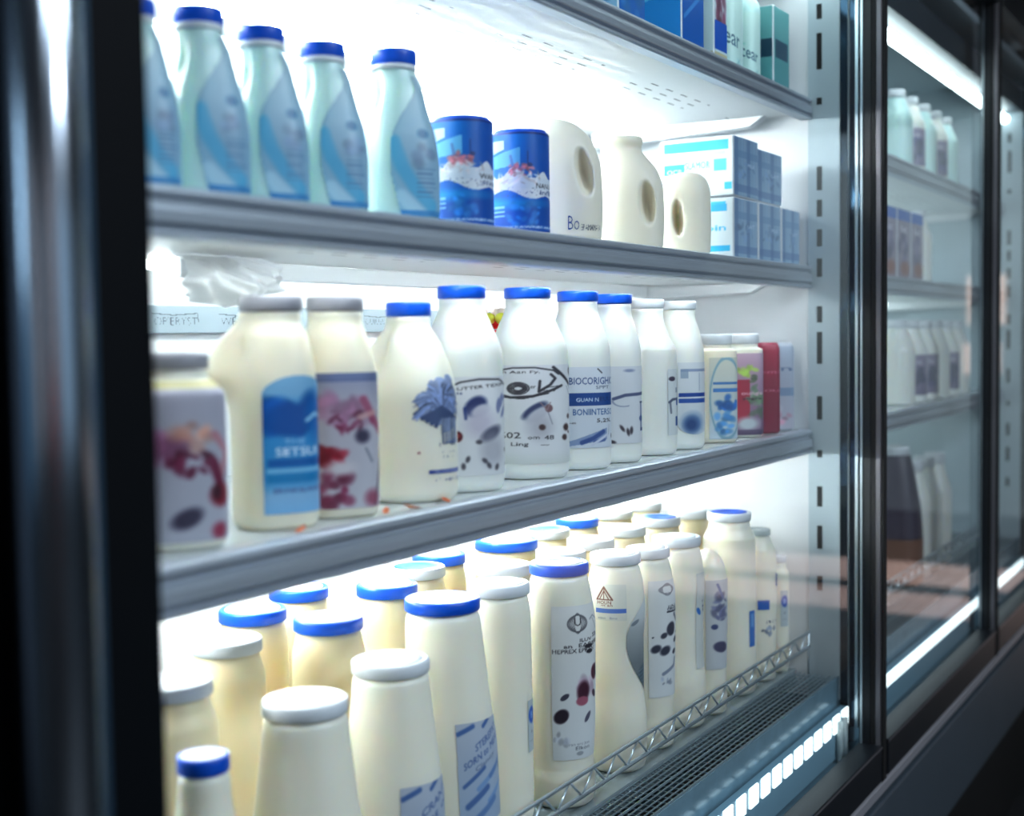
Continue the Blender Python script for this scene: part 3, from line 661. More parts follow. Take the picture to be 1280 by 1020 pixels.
def art_berry():
    c = Canvas(60, 130, C8(195, 165, 185), C8(120, 90, 120))
    c.rect(.22, .55, .32, .85, C8(165, 45, 70)); c.blotch(.5, .22, .22, .06, C8(150, 180, 80), 10, .5, .9, 95); c.blotch(.66, .34, .1, .07, C8(80, 90, 70), 6, .5, .9, 96); c.blotch(.7, .62, .2, .22, C8(110, 140, 110), 18, .3, .7, 97)
    c.text('ounge', .6, .50, .04, C8(225, 190, 200), .5); c.text('yogre', .6, .56, .03, C8(60, 30, 50), .45); c.ell(.5, .86, .25, .08, C8(190, 200, 205), soft=.4); c.rect(0, 1, .93, 1, C8(80, 65, 95), .8); return c
def art_red():
    c = Canvas(40, 120, C8(150, 25, 60), C8(125, 20, 55)); c.text('emi', .6, .30, .04, C8(190, 90, 120), .5); c.text('ROUJ', .6, .52, .03, C8(205, 120, 145), .6); c.ell(.2, .9, .2, .06, C8(110, 60, 130), soft=.5); return c
def art_greypack():
    c = Canvas(44, 120, C8(165, 178, 196), C8(185, 185, 198)); c.text('lin', .5, .27, .06, C8(95, 115, 150), .6); c.rect(.1, .9, .50, .60, C8(110, 140, 175), .7); c.blotch(.6, .85, .3, .08, C8(200, 150, 170), 8, .4, .7, 99); c.ell(.3, .75, .2, .06, C8(215, 215, 222), soft=.5); return c
def art_diag(k):
    c = Canvas(90, 130, C8(178, 186, 200), C8(160, 180, 205)); b1, b2 = C8(72, 105, 160), C8(60, 92, 150); s = -.30
    c.line([(.04, .10), (.32, .04)], .045, b1); c.line([(.52, .06), (.72, -.02)], .04, b1)
    c.text(('STEREPXY', 'CRANT')[k], .62, .17, .07, b2, .58, slope=s); c.text(('SORN to MEAD', 'fuent or')[k], .54, .30, .07, b2, .86, slope=s); c.text(('Clanoy', 'Blaner')[k], .52, .41, .06, C8(105, 120, 150), .42, slope=s)
    for i, (a, q, w_) in enumerate(((.1, .62, .04), (.35, .66, .05), (.6, .56, .05), (.15, .82, .06), (.55, .80, .05), (.3, .95, .06))): c.line([(a, q), (a + .38, q - .16)], w_, (b1, C8(120, 155, 200), C8(95, 130, 180))[i % 3], .9)
    c.ell(.92, .50, .05, .05, C8(110, 130, 165)); return c
def art_mark():
    c = Canvas(40, 80, C8(190, 190, 182), C8(180, 184, 186)); c.ell(.5, .35, .3, .22, C8(42, 56, 84), soft=.3); c.ell(.5, .28, .1, .08, C8(120, 130, 145), soft=.4); c.rect(.25, .75, .6, .7, C8(70, 85, 110), .8); c.text('N', .5, .85, .15, C8(60, 75, 105), .3); return c
def art_badge():
    c = Canvas(26, 70, C8(186, 196, 200)); c.ell(.5, .30, .40, .16, C8(35, 88, 180), soft=.15); c.text('B', .5, .3, .12, C8(150, 190, 235), .3); c.ell(.5, .62, .12, .03, GREY); c.rect(.2, .8, .78, .80, GREY); return c
def art_emblem():
    c = Canvas(100, 196, C8(222, 222, 220), C8(216, 220, 222))
    for i in range(5): c.ring(.46, .115, .18 - .028 * i, .052 + .002 * i, .010, C8(92, 92, 98), .85)
    c.text('U', .46, .105, .05, INK, .12); c.line([(.72, .10), (.82, .08), (.95, .11)], .012, GREY); c.line([(.80, .10), (.92, .17)], .010, GREY)
    c.text('ILUV', .62, .225, .022, INK, .26); c.text('SB', .86, .205, .025, INK, .16); c.text('an  EABE', .52, .258, .024, INK, .62); c.text('HEPREX EPRAN', .42, .29, .024, INK, .80); c.text('UBES', .88, .25, .024, INK, .16); c.ell(.68, .27, .10, .014, INK); c.ell(.70, .305, .08, .014, INK)
    c.blotch(.62, .56, .20, .07, C8(185, 165, 180), 14, .4, .7, 110); c.ell(.84, .45, .10, .05, C8(95, 45, 65), .4); c.blotch(.84, .44, .1, .04, C8(60, 40, 55), 6, .4, .9, 111)
    c.ell(.56, .56, .12, .07, C8(70, 32, 50), .3, .25); c.ell(.54, .62, .12, .03, C8(165, 95, 115)); c.ell(.84, .59, .07, .022, C8(70, 50, 70), .5); c.ell(.16, .71, .13, .045, C8(40, 28, 42), -.3); c.ell(.22, .585, .08, .018, C8(70, 70, 85), -.4); c.ell(.66, .73, .09, .02, C8(90, 90, 108), -.7); c.blotch(.15, .86, .12, .05, C8(175, 180, 192), 8, .4, .6, 112)
    c.text('ran are Jon', .5, .90, .02, GREY, .42); c.text('Elkon', .56, .925, .022, C8(110, 115, 125), .3); c.ell(.5, .96, .07, .014, C8(160, 165, 172)); return c
def art_house():
    c = Canvas(80, 74, C8(222, 222, 212)); br = C8(120, 72, 60)
    c.line([(.06, .42), (.28, .08), (.56, .42)], .03, br); c.line([(.16, .40), (.29, .18), (.44, .40)], .02, br); c.line([(.29, .1), (.29, .4)], .018, br); c.line([(.06, .42), (.56, .42)], .02, br); c.text('HOUN', .30, .50, .09, br, .44); c.text('-n an', .38, .58, .05, br, .36)
    c.rect(.02, .98, .66, .78, C8(85, 120, 190)); c.text('atinn   lbno', .40, .92, .06, GREY, .6); return c
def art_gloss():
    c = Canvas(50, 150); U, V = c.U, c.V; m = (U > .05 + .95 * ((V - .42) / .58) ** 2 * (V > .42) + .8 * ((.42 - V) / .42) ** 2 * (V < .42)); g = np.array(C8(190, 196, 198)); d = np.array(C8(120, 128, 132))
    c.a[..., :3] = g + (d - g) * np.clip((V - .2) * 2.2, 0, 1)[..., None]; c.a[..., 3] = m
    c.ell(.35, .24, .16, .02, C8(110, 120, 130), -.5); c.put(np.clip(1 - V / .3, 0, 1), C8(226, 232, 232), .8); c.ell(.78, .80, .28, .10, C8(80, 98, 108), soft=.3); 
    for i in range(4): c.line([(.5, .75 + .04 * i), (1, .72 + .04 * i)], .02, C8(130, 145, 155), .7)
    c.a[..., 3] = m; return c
def art_darkflower():
    c = Canvas(64, 190, C8(220, 222, 222), C8(216, 220, 222)); d = C8(58, 62, 78)
    for i in range(4): c.ring(.55, .08, .16 + .03 * i, .05 - .006 * i, .015, C8(130, 132, 140), .8)
    c.text('iiN', .7, .23, .03, d, .3); c.rect(.5, .95, .265, .278, d); c.text('URNE', .72, .25, .02, d, .4); c.ell(.66, .42, .16, .06, d, .5); c.line([(.8, .3), (.95, .36)], .06, C8(110, 112, 126))
    for u_, v_, a_ in ((.42, .47, .10), (.20, .58, .14), (.46, .60, .16), (.86, .52, .10), (.95, .46, .05), (.80, .62, .09), (.12, .48, .03)): c.ell(u_, v_, a_, a_ * .23, d, -.4, .25)
    c.line([(.4, .80), (.8, .74), (.85, .68)], .06, C8(140, 148, 165)); c.blotch(.5, .86, .2, .04, C8(160, 168, 182), 8, .4, .7, 120); return c
def art_small(k):
    c = Canvas(40, 150); d, b1 = C8(60, 75, 120), C8(50, 115, 190)
    if k == 0: c.rect(0, 1, 0, 1, C8(206, 210, 206)); c.ell(.25, .40, .22, .03, b1, .6); c.ell(.75, .36, .12, .015, d); c.ell(.8, .40, .1, .02, d); c.ell(.6, .30, .08, .012, GREY)
    elif k == 1: c.rect(0, 1, 0, 1, C8(196, 200, 204)); c.blotch(.5, .30, .3, .16, C8(110, 115, 150), 22, .3, .8, 130); c.ell(.3, .52, .12, .03, d); c.ell(.55, .75, .3, .06, C8(70, 70, 100), .3); c.line([(.4, .05), (.6, .2)], .06, C8(105, 120, 165))
    elif k == 2: c.rect(.35, .75, .30, .74, b1); c.rect(.45, .65, .34, .5, C8(120, 170, 220), .8)
    elif k == 3: c.rect(.05, .5, .40, .52, C8(35, 100, 185)); c.text('an', .6, .66, .05, d, .5); c.blotch(.5, .76, .3, .05, C8(150, 160, 175), 8, .4, .8, 133); c.rect(.8, .98, .10, .26, C8(90, 130, 190))
    return c

# ---- shelf B: mint bottles, canisters, jugs, cartons
def mint_loft(X, Y, R, h):
    a = azc(X, Y)
    return Loft([(0, R * .90, 3), (.004, R * .97, 3), (.012, R, 3), (h * .30, R, 3), (h * .48, R * .93, 2.8), (h * .62, R * .78, 2.6), (h * .76, R * .64, 2.3), (h * .86, R * .56, 2, -.003), (h * .905, R * .54, 2, -.004)], az=a + .3,
                bumps=((a - 1.12, h * .70, .30, h * .085, -R * .26),))
MT = [('mint milk bottle cut off by the dark door post, blue lower half', .800, .052, .031, .162),
      ('mint milk bottle with blue lid, first whole one beside the dark post', .885, .058, .0365, .173), ('mint milk bottle with blue lid, second whole one from the dark post', .968, .057, .0362, .172),
      ('mint milk bottle with blue lid, third whole one from the dark post', 1.062, .058, .0372, .174), ('mint milk bottle with blue lid standing beside the blue canister', 1.191, .062, .0415, .190)]
for k, (lab, X, Y, R, h) in enumerate(MT):
    lf = mint_loft(X, Y, R, h)
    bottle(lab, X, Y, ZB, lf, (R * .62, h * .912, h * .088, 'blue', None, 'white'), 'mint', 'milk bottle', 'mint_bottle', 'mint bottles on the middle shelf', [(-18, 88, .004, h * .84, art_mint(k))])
for k, (X, R, h) in enumerate(((1.311, .0355, .128), (1.447, .0358, .130))):
    t = thing('milk_powder_canister', ('blue printed canister with snowy scene beside the last mint bottle', 'blue printed canister with snowy scene beside the big ivory jug')[k], 'canister', (X, .056, ZB + .0005), 0, 'blue canisters on the middle shelf')
    lf = Loft([(0, R * .97, 2.3), (.002, R, 2.3), (h - .002, R, 2.3), (h, R * .98, 2.3)])
    lf.mesh('body', M['blue'], t)
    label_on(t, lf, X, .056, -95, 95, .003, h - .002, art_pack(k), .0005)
    lathe('lid', [(R * .92, 0), (R * .94, .001), (R * .92, .003), (R * .3, .003)], M['blue'], t, 40, (0, 0, h))

def jug(label, X, Y, prof, hole, ky, cap=None, labels=()):
    """blow-moulded jug: a lofted body with a grip hole cut through its handle side, edges melted together"""
    t = thing('milk_jug', label, 'milk jug', (X, Y, ZB + .0005), 0, 'ivory jugs on the middle shelf')
    a = azc(X, Y); lf = Loft(prof, ky=ky, az=a)          # az = towards viewer: ky thickens the silhouette width
    b = lf.mesh('body', M['jug'], None, 64, 50)
    rt = Vector((math.cos(SIDE), math.sin(SIDE), 0)); fw = Vector((math.cos(a), math.sin(a), 0))
    bm = bmesh.new(); bmesh.ops.create_uvsphere(bm, u_segments=32, v_segments=20, radius=1)
    hu, hz, hw, hh, rot, gd = hole
    R_ = Matrix((rt, fw, Vector((0, 0, 1)))).transposed()
    for v in bm.verts:
        p = Vector((v.co.x * hw, v.co.y * .09, v.co.z * hh)); c_, s_ = math.cos(rot), math.sin(rot)
        p = Vector((p.x * c_ - p.z * s_, p.y, p.x * s_ + p.z * c_)); v.co = R_ @ (p + Vector((hu, gd, hz)))
    bmesh.ops.recalc_face_normals(bm, faces=bm.faces)
    if bm.calc_volume(signed=True) < 0: bmesh.ops.reverse_faces(bm, faces=bm.faces)
    me = bpy.data.meshes.new('cut'); bm.to_mesh(me); bm.free(); cu = link('cut', me, None)
    md = b.modifiers.new('grip', 'BOOLEAN'); md.object = cu; md.operation = 'DIFFERENCE'; md.solver = 'EXACT'
    rm = b.modifiers.new('melt', 'REMESH'); rm.mode = 'VOXEL'; rm.voxel_size = .0022; rm.use_smooth_shade = True
    sm = b.modifiers.new('soft', 'SMOOTH'); sm.iterations = 14; sm.factor = .5
    dg = bpy.context.evaluated_depsgraph_get(); nm = bpy.data.meshes.new_from_object(b.evaluated_get(dg))
    b.modifiers.clear(); b.data = nm; bpy.data.objects.remove(cu); b.parent = t
    nm.materials.clear(); nm.materials.append(M['jug']); nm.polygons.foreach_set('use_smooth', [True] * len(nm.polygons))
    if cap: lathe('cap', [(cap[0] * .97, 0), (cap[0], .002), (cap[0], cap[2] - .003), (cap[0] * .94, cap[2]), (cap[0] * .3, cap[2])], M['jug'], t, 40, (rt * cap[3])[:2] + (cap[1],))
    for L in labels: label_on(t, lf, X, Y, *L)
    return t
def art_bo():
    c = Canvas(90, 40); c.text('Bo', .20, .42, .66, C8(52, 80, 140), .28); c.text('ERAMAMARA', .68, .62, .30, C8(70, 80, 105), .60)
    return c
R = .0575
jug('large ivory milk jug with rounded top and tall grip hole beside the blue canister', 1.601, .081, [(0, .046, 2.6, 0), (.006, .053, 2.6, 0), (.05, R * .96, 2.6, 0), (.10, R * .93, 2.4, 0), (.14, R * .80, 2.2, -.004), (.160, R * .60, 2, -.010), (.170, R * .36, 2, -.015), (.1735, R * .10, 2, -.018)], (.0325, .096, .0165, .048, .18, .108), 1.05,
    None, [(6, 62, .008, .036, art_bo())])
R = .047
jug('ivory milk jug with open flared neck, second of the three jugs', 1.803, .069, [(0, .040, 2.6, 0), (.005, .045, 2.6, 0), (.05, R, 2.6, 0), (.09, R * .98, 2.3, 0), (.12, R * .88, 2, -.004), (.143, R * .69, 2, -.013), (.153, R * .62, 2, -.0165), (.162, R * .69, 2, -.0165), (.1715, R * .69, 2, -.0165)], (.0235, .069, .0165, .045, .08, .103), 1.04)
R = .039
jug('smallest ivory jug with arched handle top, in front of the blue cartons', 1.989, .060, [(0, .034, 2.6, 0), (.005, .0375, 2.6, 0), (.05, R, 2.6, 0), (.10, R * .98, 2.4, 0), (.122, R * .84, 2.2, 0), (.133, R * .55, 2, 0), (.137, R * .15, 2, 0)], (-.0140, .061, .0118, .0385, .06, .0875), 1.04)

def carton(label, x0, x1, y0, y1, z0, z1, front, side, base='white', group=None, name='milk_carton', cat='carton'):
    t = thing(name, label, cat, ((x0 + x1) / 2, (y0 + y1) / 2, z0 + .0005), 0, group)
    W, D, H = (x1 - x0) / 2, (y1 - y0) / 2, z1 - z0 - .001
    MB().box(-W, W, -D, D, 0, H).build('body', M[base], t, .0025)
    e = .0005
    if front is not None: print_mesh('front_print', front, lambda U, V: (-W + .002 + (2 * W - .004) * U, 0 * U - D - e, H - .002 - (H - .004) * V), M['print'], t)
    if side is not None: print_mesh('side_print', side, lambda U, V: (0 * U - W - e, D - .002 - (2 * D - .004) * U, H - .002 - (H - .004) * V), M['print'], t)
    return t
def art_carton_side(k):
    cy = C8(40, 190, 235); c = Canvas(70, 90, C8(238, 246, 250))
    if k == 0:
        c.put(((c.V > .05) & (c.V < .22 - .0 * c.U) & (c.U > .06) & (c.U < .95)).astype(float), cy); c.rect(.06, .90, .24, .30, C8(205, 232, 242), .7); c.rect(.06, .34, .42, .60, cy); c.text('OCB', .20, .55, .08, C8(225, 245, 250), .2); c.text('SLAMOR', .52, .46, .12, C8(90, 205, 235), .34); c.rect(.74, .92, .38, .58, C8(80, 205, 238)); c.rect(.88, .98, .78, .9, cy)
    else:
        c.rect(.0, .9, .06, .14, cy, .8); c.rect(.3, .92, .10, .22, C8(60, 185, 235)); c.rect(.1, .5, .3, .7, C8(120, 205, 240), .7); c.rect(.55, .95, .8, .9, cy); c.rect(.0, .5, .55, .72, cy); c.text('ebin', .7, .5, .1, cy, .4)
    return c
def art_carton_front(k):
    c = Canvas(60, 90, C8(138, 166, 194), C8(146, 176, 200))
    for x in (.0, .5): 
        c.rect(x + .03, x + .16, 0, 1, C8(104, 134, 172), .8); c.rect(x + .30, x + .38, 0, 1, C8(150, 180, 205), .8); c.rect(x + .42, x + .47, .02, .98, C8(165, 185, 205), .7)
    c.rect(0, 1, .22, .34, C8(104, 140, 178), .55); c.rect(0, 1, .80, .93, C8(88, 118, 164), .55); c.blotch(.5, .55, .4, .14, C8(116, 146, 182), 14, .25, .5, 140 + k); c.text('MILK' if k % 2 else 'LAIT', .72, .45, .06, C8(185, 205, 225), .3); return c
cz, cm = ZB, ZB + .104
XS = ((2.083, 2.196), (2.203, 2.316), (2.323, 2.424))
for k, (a, b_) in enumerate(XS):
    carton(('blue carton pack at the bottom of the stack, beside the smallest jug', 'blue carton pack in the middle of the bottom layer of cartons', 'blue carton pack in the bottom layer against the slotted upright')[k], a, b_, .014, .145 - .02 * k, cz, cm, art_carton_front(k), art_carton_side(1), group='carton packs on the middle shelf')
for k, (a, b_) in enumerate(((2.083, 2.199), (2.206, 2.335))):
    carton(('white and cyan carton pack on top of the stack, its bright side facing the jugs', 'blue carton pack on the upper layer farther from the jugs')[k], a, b_, .014 + .004 * k, .150 - .02 * k, cm + .0006, ZB + .208 - .008 * k, art_carton_front(k + 3), art_carton_side(0), group='carton packs on the middle shelf')

# ---- shelf A: tall cartons and mint bottles, cut by the top of the picture
def art_tall(k, face):
    if k == 0: c = Canvas(50, 120, C8(225, 235, 240) if face else C8(20, 110, 190), C8(140, 190, 225) if face else C8(20, 100, 180)); c.blotch(.5, .8, .4, .2, C8(60, 130, 195), 16, .3, .7, 150); c.blotch(.5, .4, .4, .2, C8(205, 225, 240), 12, .3, .7, 151)
    elif k == 1:
        c = Canvas(60, 140, C8(150, 220, 240), C8(60, 175, 230)); c.line([(0, .5), (1, .38)], .06, C8(205, 240, 248)); c.line([(0, .62), (1, .55)], .05, C8(190, 232, 246)); c.put(((c.V > .72 - .1 * c.U)).astype(float), C8(15, 140, 215))
        if not face: c.put(np.ones_like(c.U), C8(190, 215, 230)); c.put(((c.V > .35 - .2 * c.U)).astype(float), C8(12, 95, 180)); c.line([(.1, .8), (.9, .6)], .05, C8(60, 140, 210))
    else:
        c = Canvas(46, 120, C8(205, 225, 230)); c.rect(.1, .6, .25, .75, C8(30, 165, 225)) if face else c.blotch(.5, .5, .4, .3, C8(120, 70, 95), 18, .3, .9, 153)
        if not face: c.rect(0, 1, .7, .92, C8(20, 90, 190))
        c.rect(0, 1, .93, 1, C8(200, 195, 160))
    return c
for k, (x0, x1, y0, y1, h, lab) in enumerate(((1.655, 1.742, .016, .110, .215, 'white and blue carton on the uppermost shelf, nearest the dark post'), (1.875, 1.962, .016, .120, .230, 'light blue and deep blue carton on the uppermost shelf, second along'), (2.005, 2.062, .016, .080, .220, 'narrow pale carton with red and blue print on the uppermost shelf'))):
    carton(lab, x0, x1, y0, y1, ZA, ZA + h, art_tall(k, 0), art_tall(k, 1), group='tall cartons on the uppermost shelf')
def art_ocear(k):
    c = Canvas(90, 130, C8(205, 232, 226), C8(195, 226, 222)); c.ell(.24, .50, .2, .035, C8(120, 210, 195), soft=.4); c.text('Ocear', .50, .62, .20, C8(45, 95, 120), .74, slope=.25); c.blotch(.25, .93, .15, .03, C8(90, 205, 185), 6, .4, .7, 160 + k); c.blotch(.7, .96, .2, .02, C8(130, 200, 210), 6, .4, .6, 161); return c
for k, (X, Y, R, h, lab) in enumerate(((2.128, .050, .0325, .195, 'tall mint bottle lettered in dark teal on the uppermost shelf, nearer of the two'), (2.226, .048, .0265, .16, 'shorter mint bottle with rounded shoulders lettered in dark teal, uppermost shelf'))):
    lf = Loft([(0, R * .9, 2.6), (.005, R * .98, 2.6), (.012, R, 2.6), (h * .78, R, 2.6), (h * .88, R * .9, 2.4), (h * .95, R * .55, 2), (h, R * .45, 2)])
    bottle(lab, X, Y, ZA, lf, (R * .5, h + .001, .02, 'white'), 'mint', 'bottle', 'mint_bottle', None, [(-62, 72, .01, h * .77 if k == 0 else h * .75, art_ocear(k))])
carton('dark teal pack at the end of the uppermost shelf by the upright', 2.287, 2.372, .016, .08, ZA, ZA + .15, Canvas(30, 80, C8(95, 165, 165), C8(80, 150, 155)).rect(.1, .9, .4, .62, C8(28, 72, 95)), Canvas(30, 80, C8(110, 175, 175), C8(90, 160, 165)).rect(.5, 1, .4, .62, C8(28, 72, 95)), 'white', None, 'teal_pack', 'pack')

# ---- shelf C: the labelled milk bottles
def jar_loft(R, h, neck, sh, a=0, n=2.6, dent=None, neckz=.92, low=.62):
    p = [(0, R * .88, n), (.003, R * .95, n), (.010, R, n), (h * low, R, n), (h * (low + .05), R * .985, n), (h * sh, R * (neck + .34 * (1 - neck) + .05), 2.2), (h * (neckz - .03), R * neck, 2), (h * neckz, R * neck, 2)]
    return Loft(p, az=a + .3, bumps=dent or ())
def jar(lab, X, Y, R, h, capr, capf, capcol, labels, body='milk', dent=None, sh=.80, n=2.6, low=.62, neck=None, ring=None):
    a = azc(X, Y); lf = jar_loft(R, h, neck or capr / R * .94, sh, a, n, [(a + q[0], *q[1:]) for q in dent] if dent else None, 1 - capf, low)
    return bottle(lab, X, Y, ZCs, lf, (capr, h * (1 - capf) + .001, h * capf - .001, capcol, None, ring), body, 'milk bottle', 'milk_bottle', 'milk bottles on the lower shelf', labels)
jar('squat milk bottle with grey lid and purple flower label, half behind the dark post', .842, .062, .0415, .174, .030, .09, 'greycap', [(-72, 86, .008, .150, art_flower_left())], sh=.84, low=.74)
jar('grey-lidded milk bottle with side grip and blue splash label', .979, .068, .0410, .228, .0315, .07, 'greycap', [(-14, 86, .016, .150, art_splash())], 'milk_tan', ((-1.6, .168, .55, .030, .021), (-1.55, .148, .35, .012, .014), (-1.0, .172, .28, .022, -.010)), sh=.82, low=.60, neck=.70)
jar('grey-lidded milk bottle with tall pink flower label, beside the blue splash label', 1.074, .064, .0395, .229, .030, .07, 'greycap', [(-30, 86, .010, .150, art_flower(1))], 'milk_tan', sh=.80, n=3.2, low=.60)
jar('white milk bottle with grip dent and blue palm label under a blue lid', 1.219, .073, .0525, .226, .0260, .075, 'blue', [(2, 84, .018, .146, art_palm())], 'milk', ((-.98, .165, .24, .024, -.013), (-1.5, .155, .35, .04, .007)), sh=.78, low=.50, n=2.3)
jar('milk bottle with mushroom and leaf label, directly beside the palm label bottle', 1.323, .068, .0465, .247, .0295, .065, 'blue', [(-24, 82, .020, .138, art_mush(0))], 'milk_white', n=2.8)
jar('milk bottle with scribbled black doodle label and blue lid', 1.485, .070, .0500, .249, .0310, .06, 'blue', [(-48, 82, .020, .148, art_mush(1))], 'milk_white', n=2.8)
jar('blue-lidded milk bottle with blue banner label', 1.611, .062, .0425, .247, .0290, .06, 'blue', [(-25, 74, .030, .142, art_biocor())], 'milk_white', n=2.8)
jar('blue-lidded milk bottle with plain grey curve label, last blue lid in its row', 1.714, .058, .0380, .245, .0275, .06, 'blue', [(-12, 80, .028, .140, art_curve())], 'milk_white', n=2.8)
jar('white-lidded milk bottle with broad bare front and narrow side label', 1.844, .064, .0435, .240, .0260, .06, 'white', [(42, 84, .030, .132, art_side())], 'milk_white', n=2.4, sh=.76)
jar('white-lidded milk bottle with double blue band label', 1.955, .061, .0400, .239, .0290, .06, 'white', [(-2, 82, .024, .140, art_band())], 'milk_white', n=2.6)
jar('short milk carton bottle with flat lid and blue splat window label', 2.093, .054, .0340, .185, .0300, .10, 'white', [(-14, 80, .006, .145, art_window())], 'milk_tan', n=4, sh=.86, low=.80)
jar('short white-lidded tub bottle with red fruit and green label', 2.222, .054, .0335, .185, .0300, .10, 'white', [(-45, 80, .004, .150, art_berry())], 'milk', n=4, sh=.86, low=.80)
def pouch(lab, X, Y, R, h, cv, body):
    t = thing('drink_pouch', lab, 'pack', (X, Y, ZCs + .0005), 0, 'small packs at the end of the lower shelf')
    a = azc(X, Y); lf = Loft([(0, R * .9, 4), (.004, R, 4), (h * .9, R, 4), (h * .97, R * .93, 4), (h, R * .8, 4)], az=a + .35)
    lf.mesh('body', body, t); label_on(t, lf, X, Y, -88, 88, .003, h * .96, cv, .0005)
M['maroon'] = mat('maroon_foil', C8(140, 25, 60), .4); M['palegrey'] = mat('pale_grey_foil', C8(190, 198, 208), .4)
pouch('plain maroon pack on the lower shelf beside the red fruit label', 2.310, .040, .0215, .168, art_red(), M['maroon'])
pouch('pale grey and pink pack at the far end of the lower shelf', 2.392, .042, .0225, .167, art_greypack(), M['palegrey'])

# things at the back of shelf C
t = thing('fruit_tub', 'red tub topped with berries, glimpsed between two blue-lidded bottles', 'tub', (1.745, .285, ZCs + .0005))
Loft([(0, .028, 2), (.004, .032, 2), (.19, .036, 2), (.196, .037, 2)]).mesh('body', M['red'], t)
M['lemon'] = mat('yellow_green_fruit', C8(205, 205, 70), .35); M['cream'] = mat('pale_fruit', C8(238, 222, 214), .4)
for k in range(12):
    q = k * 2.4; rr = .010 + .0018 * k if k else 0
    s = lathe('berry', [(.001, -.009), (.006, -.0075), (.0092, -.003), (.0098, .001), (.0075, .006), (.003, .0088)], (M['red'], M['cream'], M['lemon'])[(k * 5) % 3], t, 12, (min(rr, .026) * math.cos(q), min(rr, .026) * math.sin(q), .206 + .008 * (k % 3)))
# crumpled film hanging from the light housing
v, fc = [], []; nu, nv = 34, 26
for i in range(nu + 1):
    for j in range(nv + 1):
        uu, vv = i / nu, j / nv
        x = -.080 + .16 * uu - .02 * vv * (1 - uu) + .010 * math.sin(vv * 7 + uu * 6); zz = -.060 * vv * (.62 + .38 * math.sin(uu * 2.6 + .5))
        yy = -.060 * math.sin(vv * 2.6) * (.7 + .3 * math.sin(uu * 5)) + .007 * math.sin(uu * 19 + vv * 5) * (.3 + vv) + .004 * math.sin(uu * 33 - vv * 15)
        v.append((x, yy, zz))
for i in range(nu):
    for j in range(nv):
        a = i * (nv + 1) + j; fc.append((a, a + 1, a + nv + 2, a + nv + 1))
me = bpy.data.meshes.new('plastic_film'); me.from_pydata(v, [], fc); o = link('plastic_film', me, M['film'], None, True, (1.115, .262, ZB - .0315))
tag(o, 'crumpled white plastic film hanging under the middle shelf near the dark post', 'plastic film')
# grey price strip on the back panel
t = thing('price_strip', 'grey lettered price strip along the back panel behind the grey-lidded bottles', 'price strip', (1.5, YB - .0085, zr(.012)))
MB().box(-.45, .55, -.004, .004, 0, .036).build('strip', M['stripgrey'], t, .001)
def art_strip(txt):
    c = Canvas(70, 26); c.text(txt, .5, .58, .42, C8(70, 78, 88), .88); c.line([(.03, .22), (.45, .30), (.95, .20), (.97, .62)], .02, C8(80, 90, 98)); return c
for k, (x_, s_) in enumerate(((-.32, "OP'ERYST"), (-.20, 'WESERY'), (.12, 'QUIUSUSIA'))):
    print_mesh('printed_price', art_strip(s_), lambda U, V: (x_ + .085 * U, 0 * U - .0046, .031 - .026 * V), M['print'], t)
# orange leaf scraps along the front edge
M['scrap'] = mat('orange_dry_leaf', C8(205, 110, 70), .6)
for k, (X, Y, rz, lab) in enumerate(((1.098, .020, .5, 'tiny orange leaf scrap on the shelf in front of the pink flower bottle'), (1.140, .016, 2.1, 'tiny orange leaf scrap on the shelf left of the palm label bottle'), (1.205, .0165, 1.1, 'tiny orange leaf scrap on the shelf below the palm label bottle'), (.955, .0155, .2, 'tiny orange leaf scrap on the shelf below the blue splash bottle'))):
    me = bpy.data.meshes.new('leaf_scrap'); me.from_pydata([(-.011, 0, .001), (-.004, -.004, .002), (.004, -.003, .004), (.011, .001, .006), (.003, .004, .004), (-.005, .003, .002), (-.005, 0, .0002), (.003, 0, .001)], [], [(0, 1, 6), (1, 2, 7, 6), (2, 3, 7), (3, 4, 7), (4, 5, 6, 7), (5, 0, 6)])
    o = link('leaf_scrap', me, M['scrap'], None, True, (X, Y, ZCs + .0002)); o.rotation_euler = (0, 0, rz); tag(o, lab, 'leaf scrap', 'orange scraps on the lower shelf')

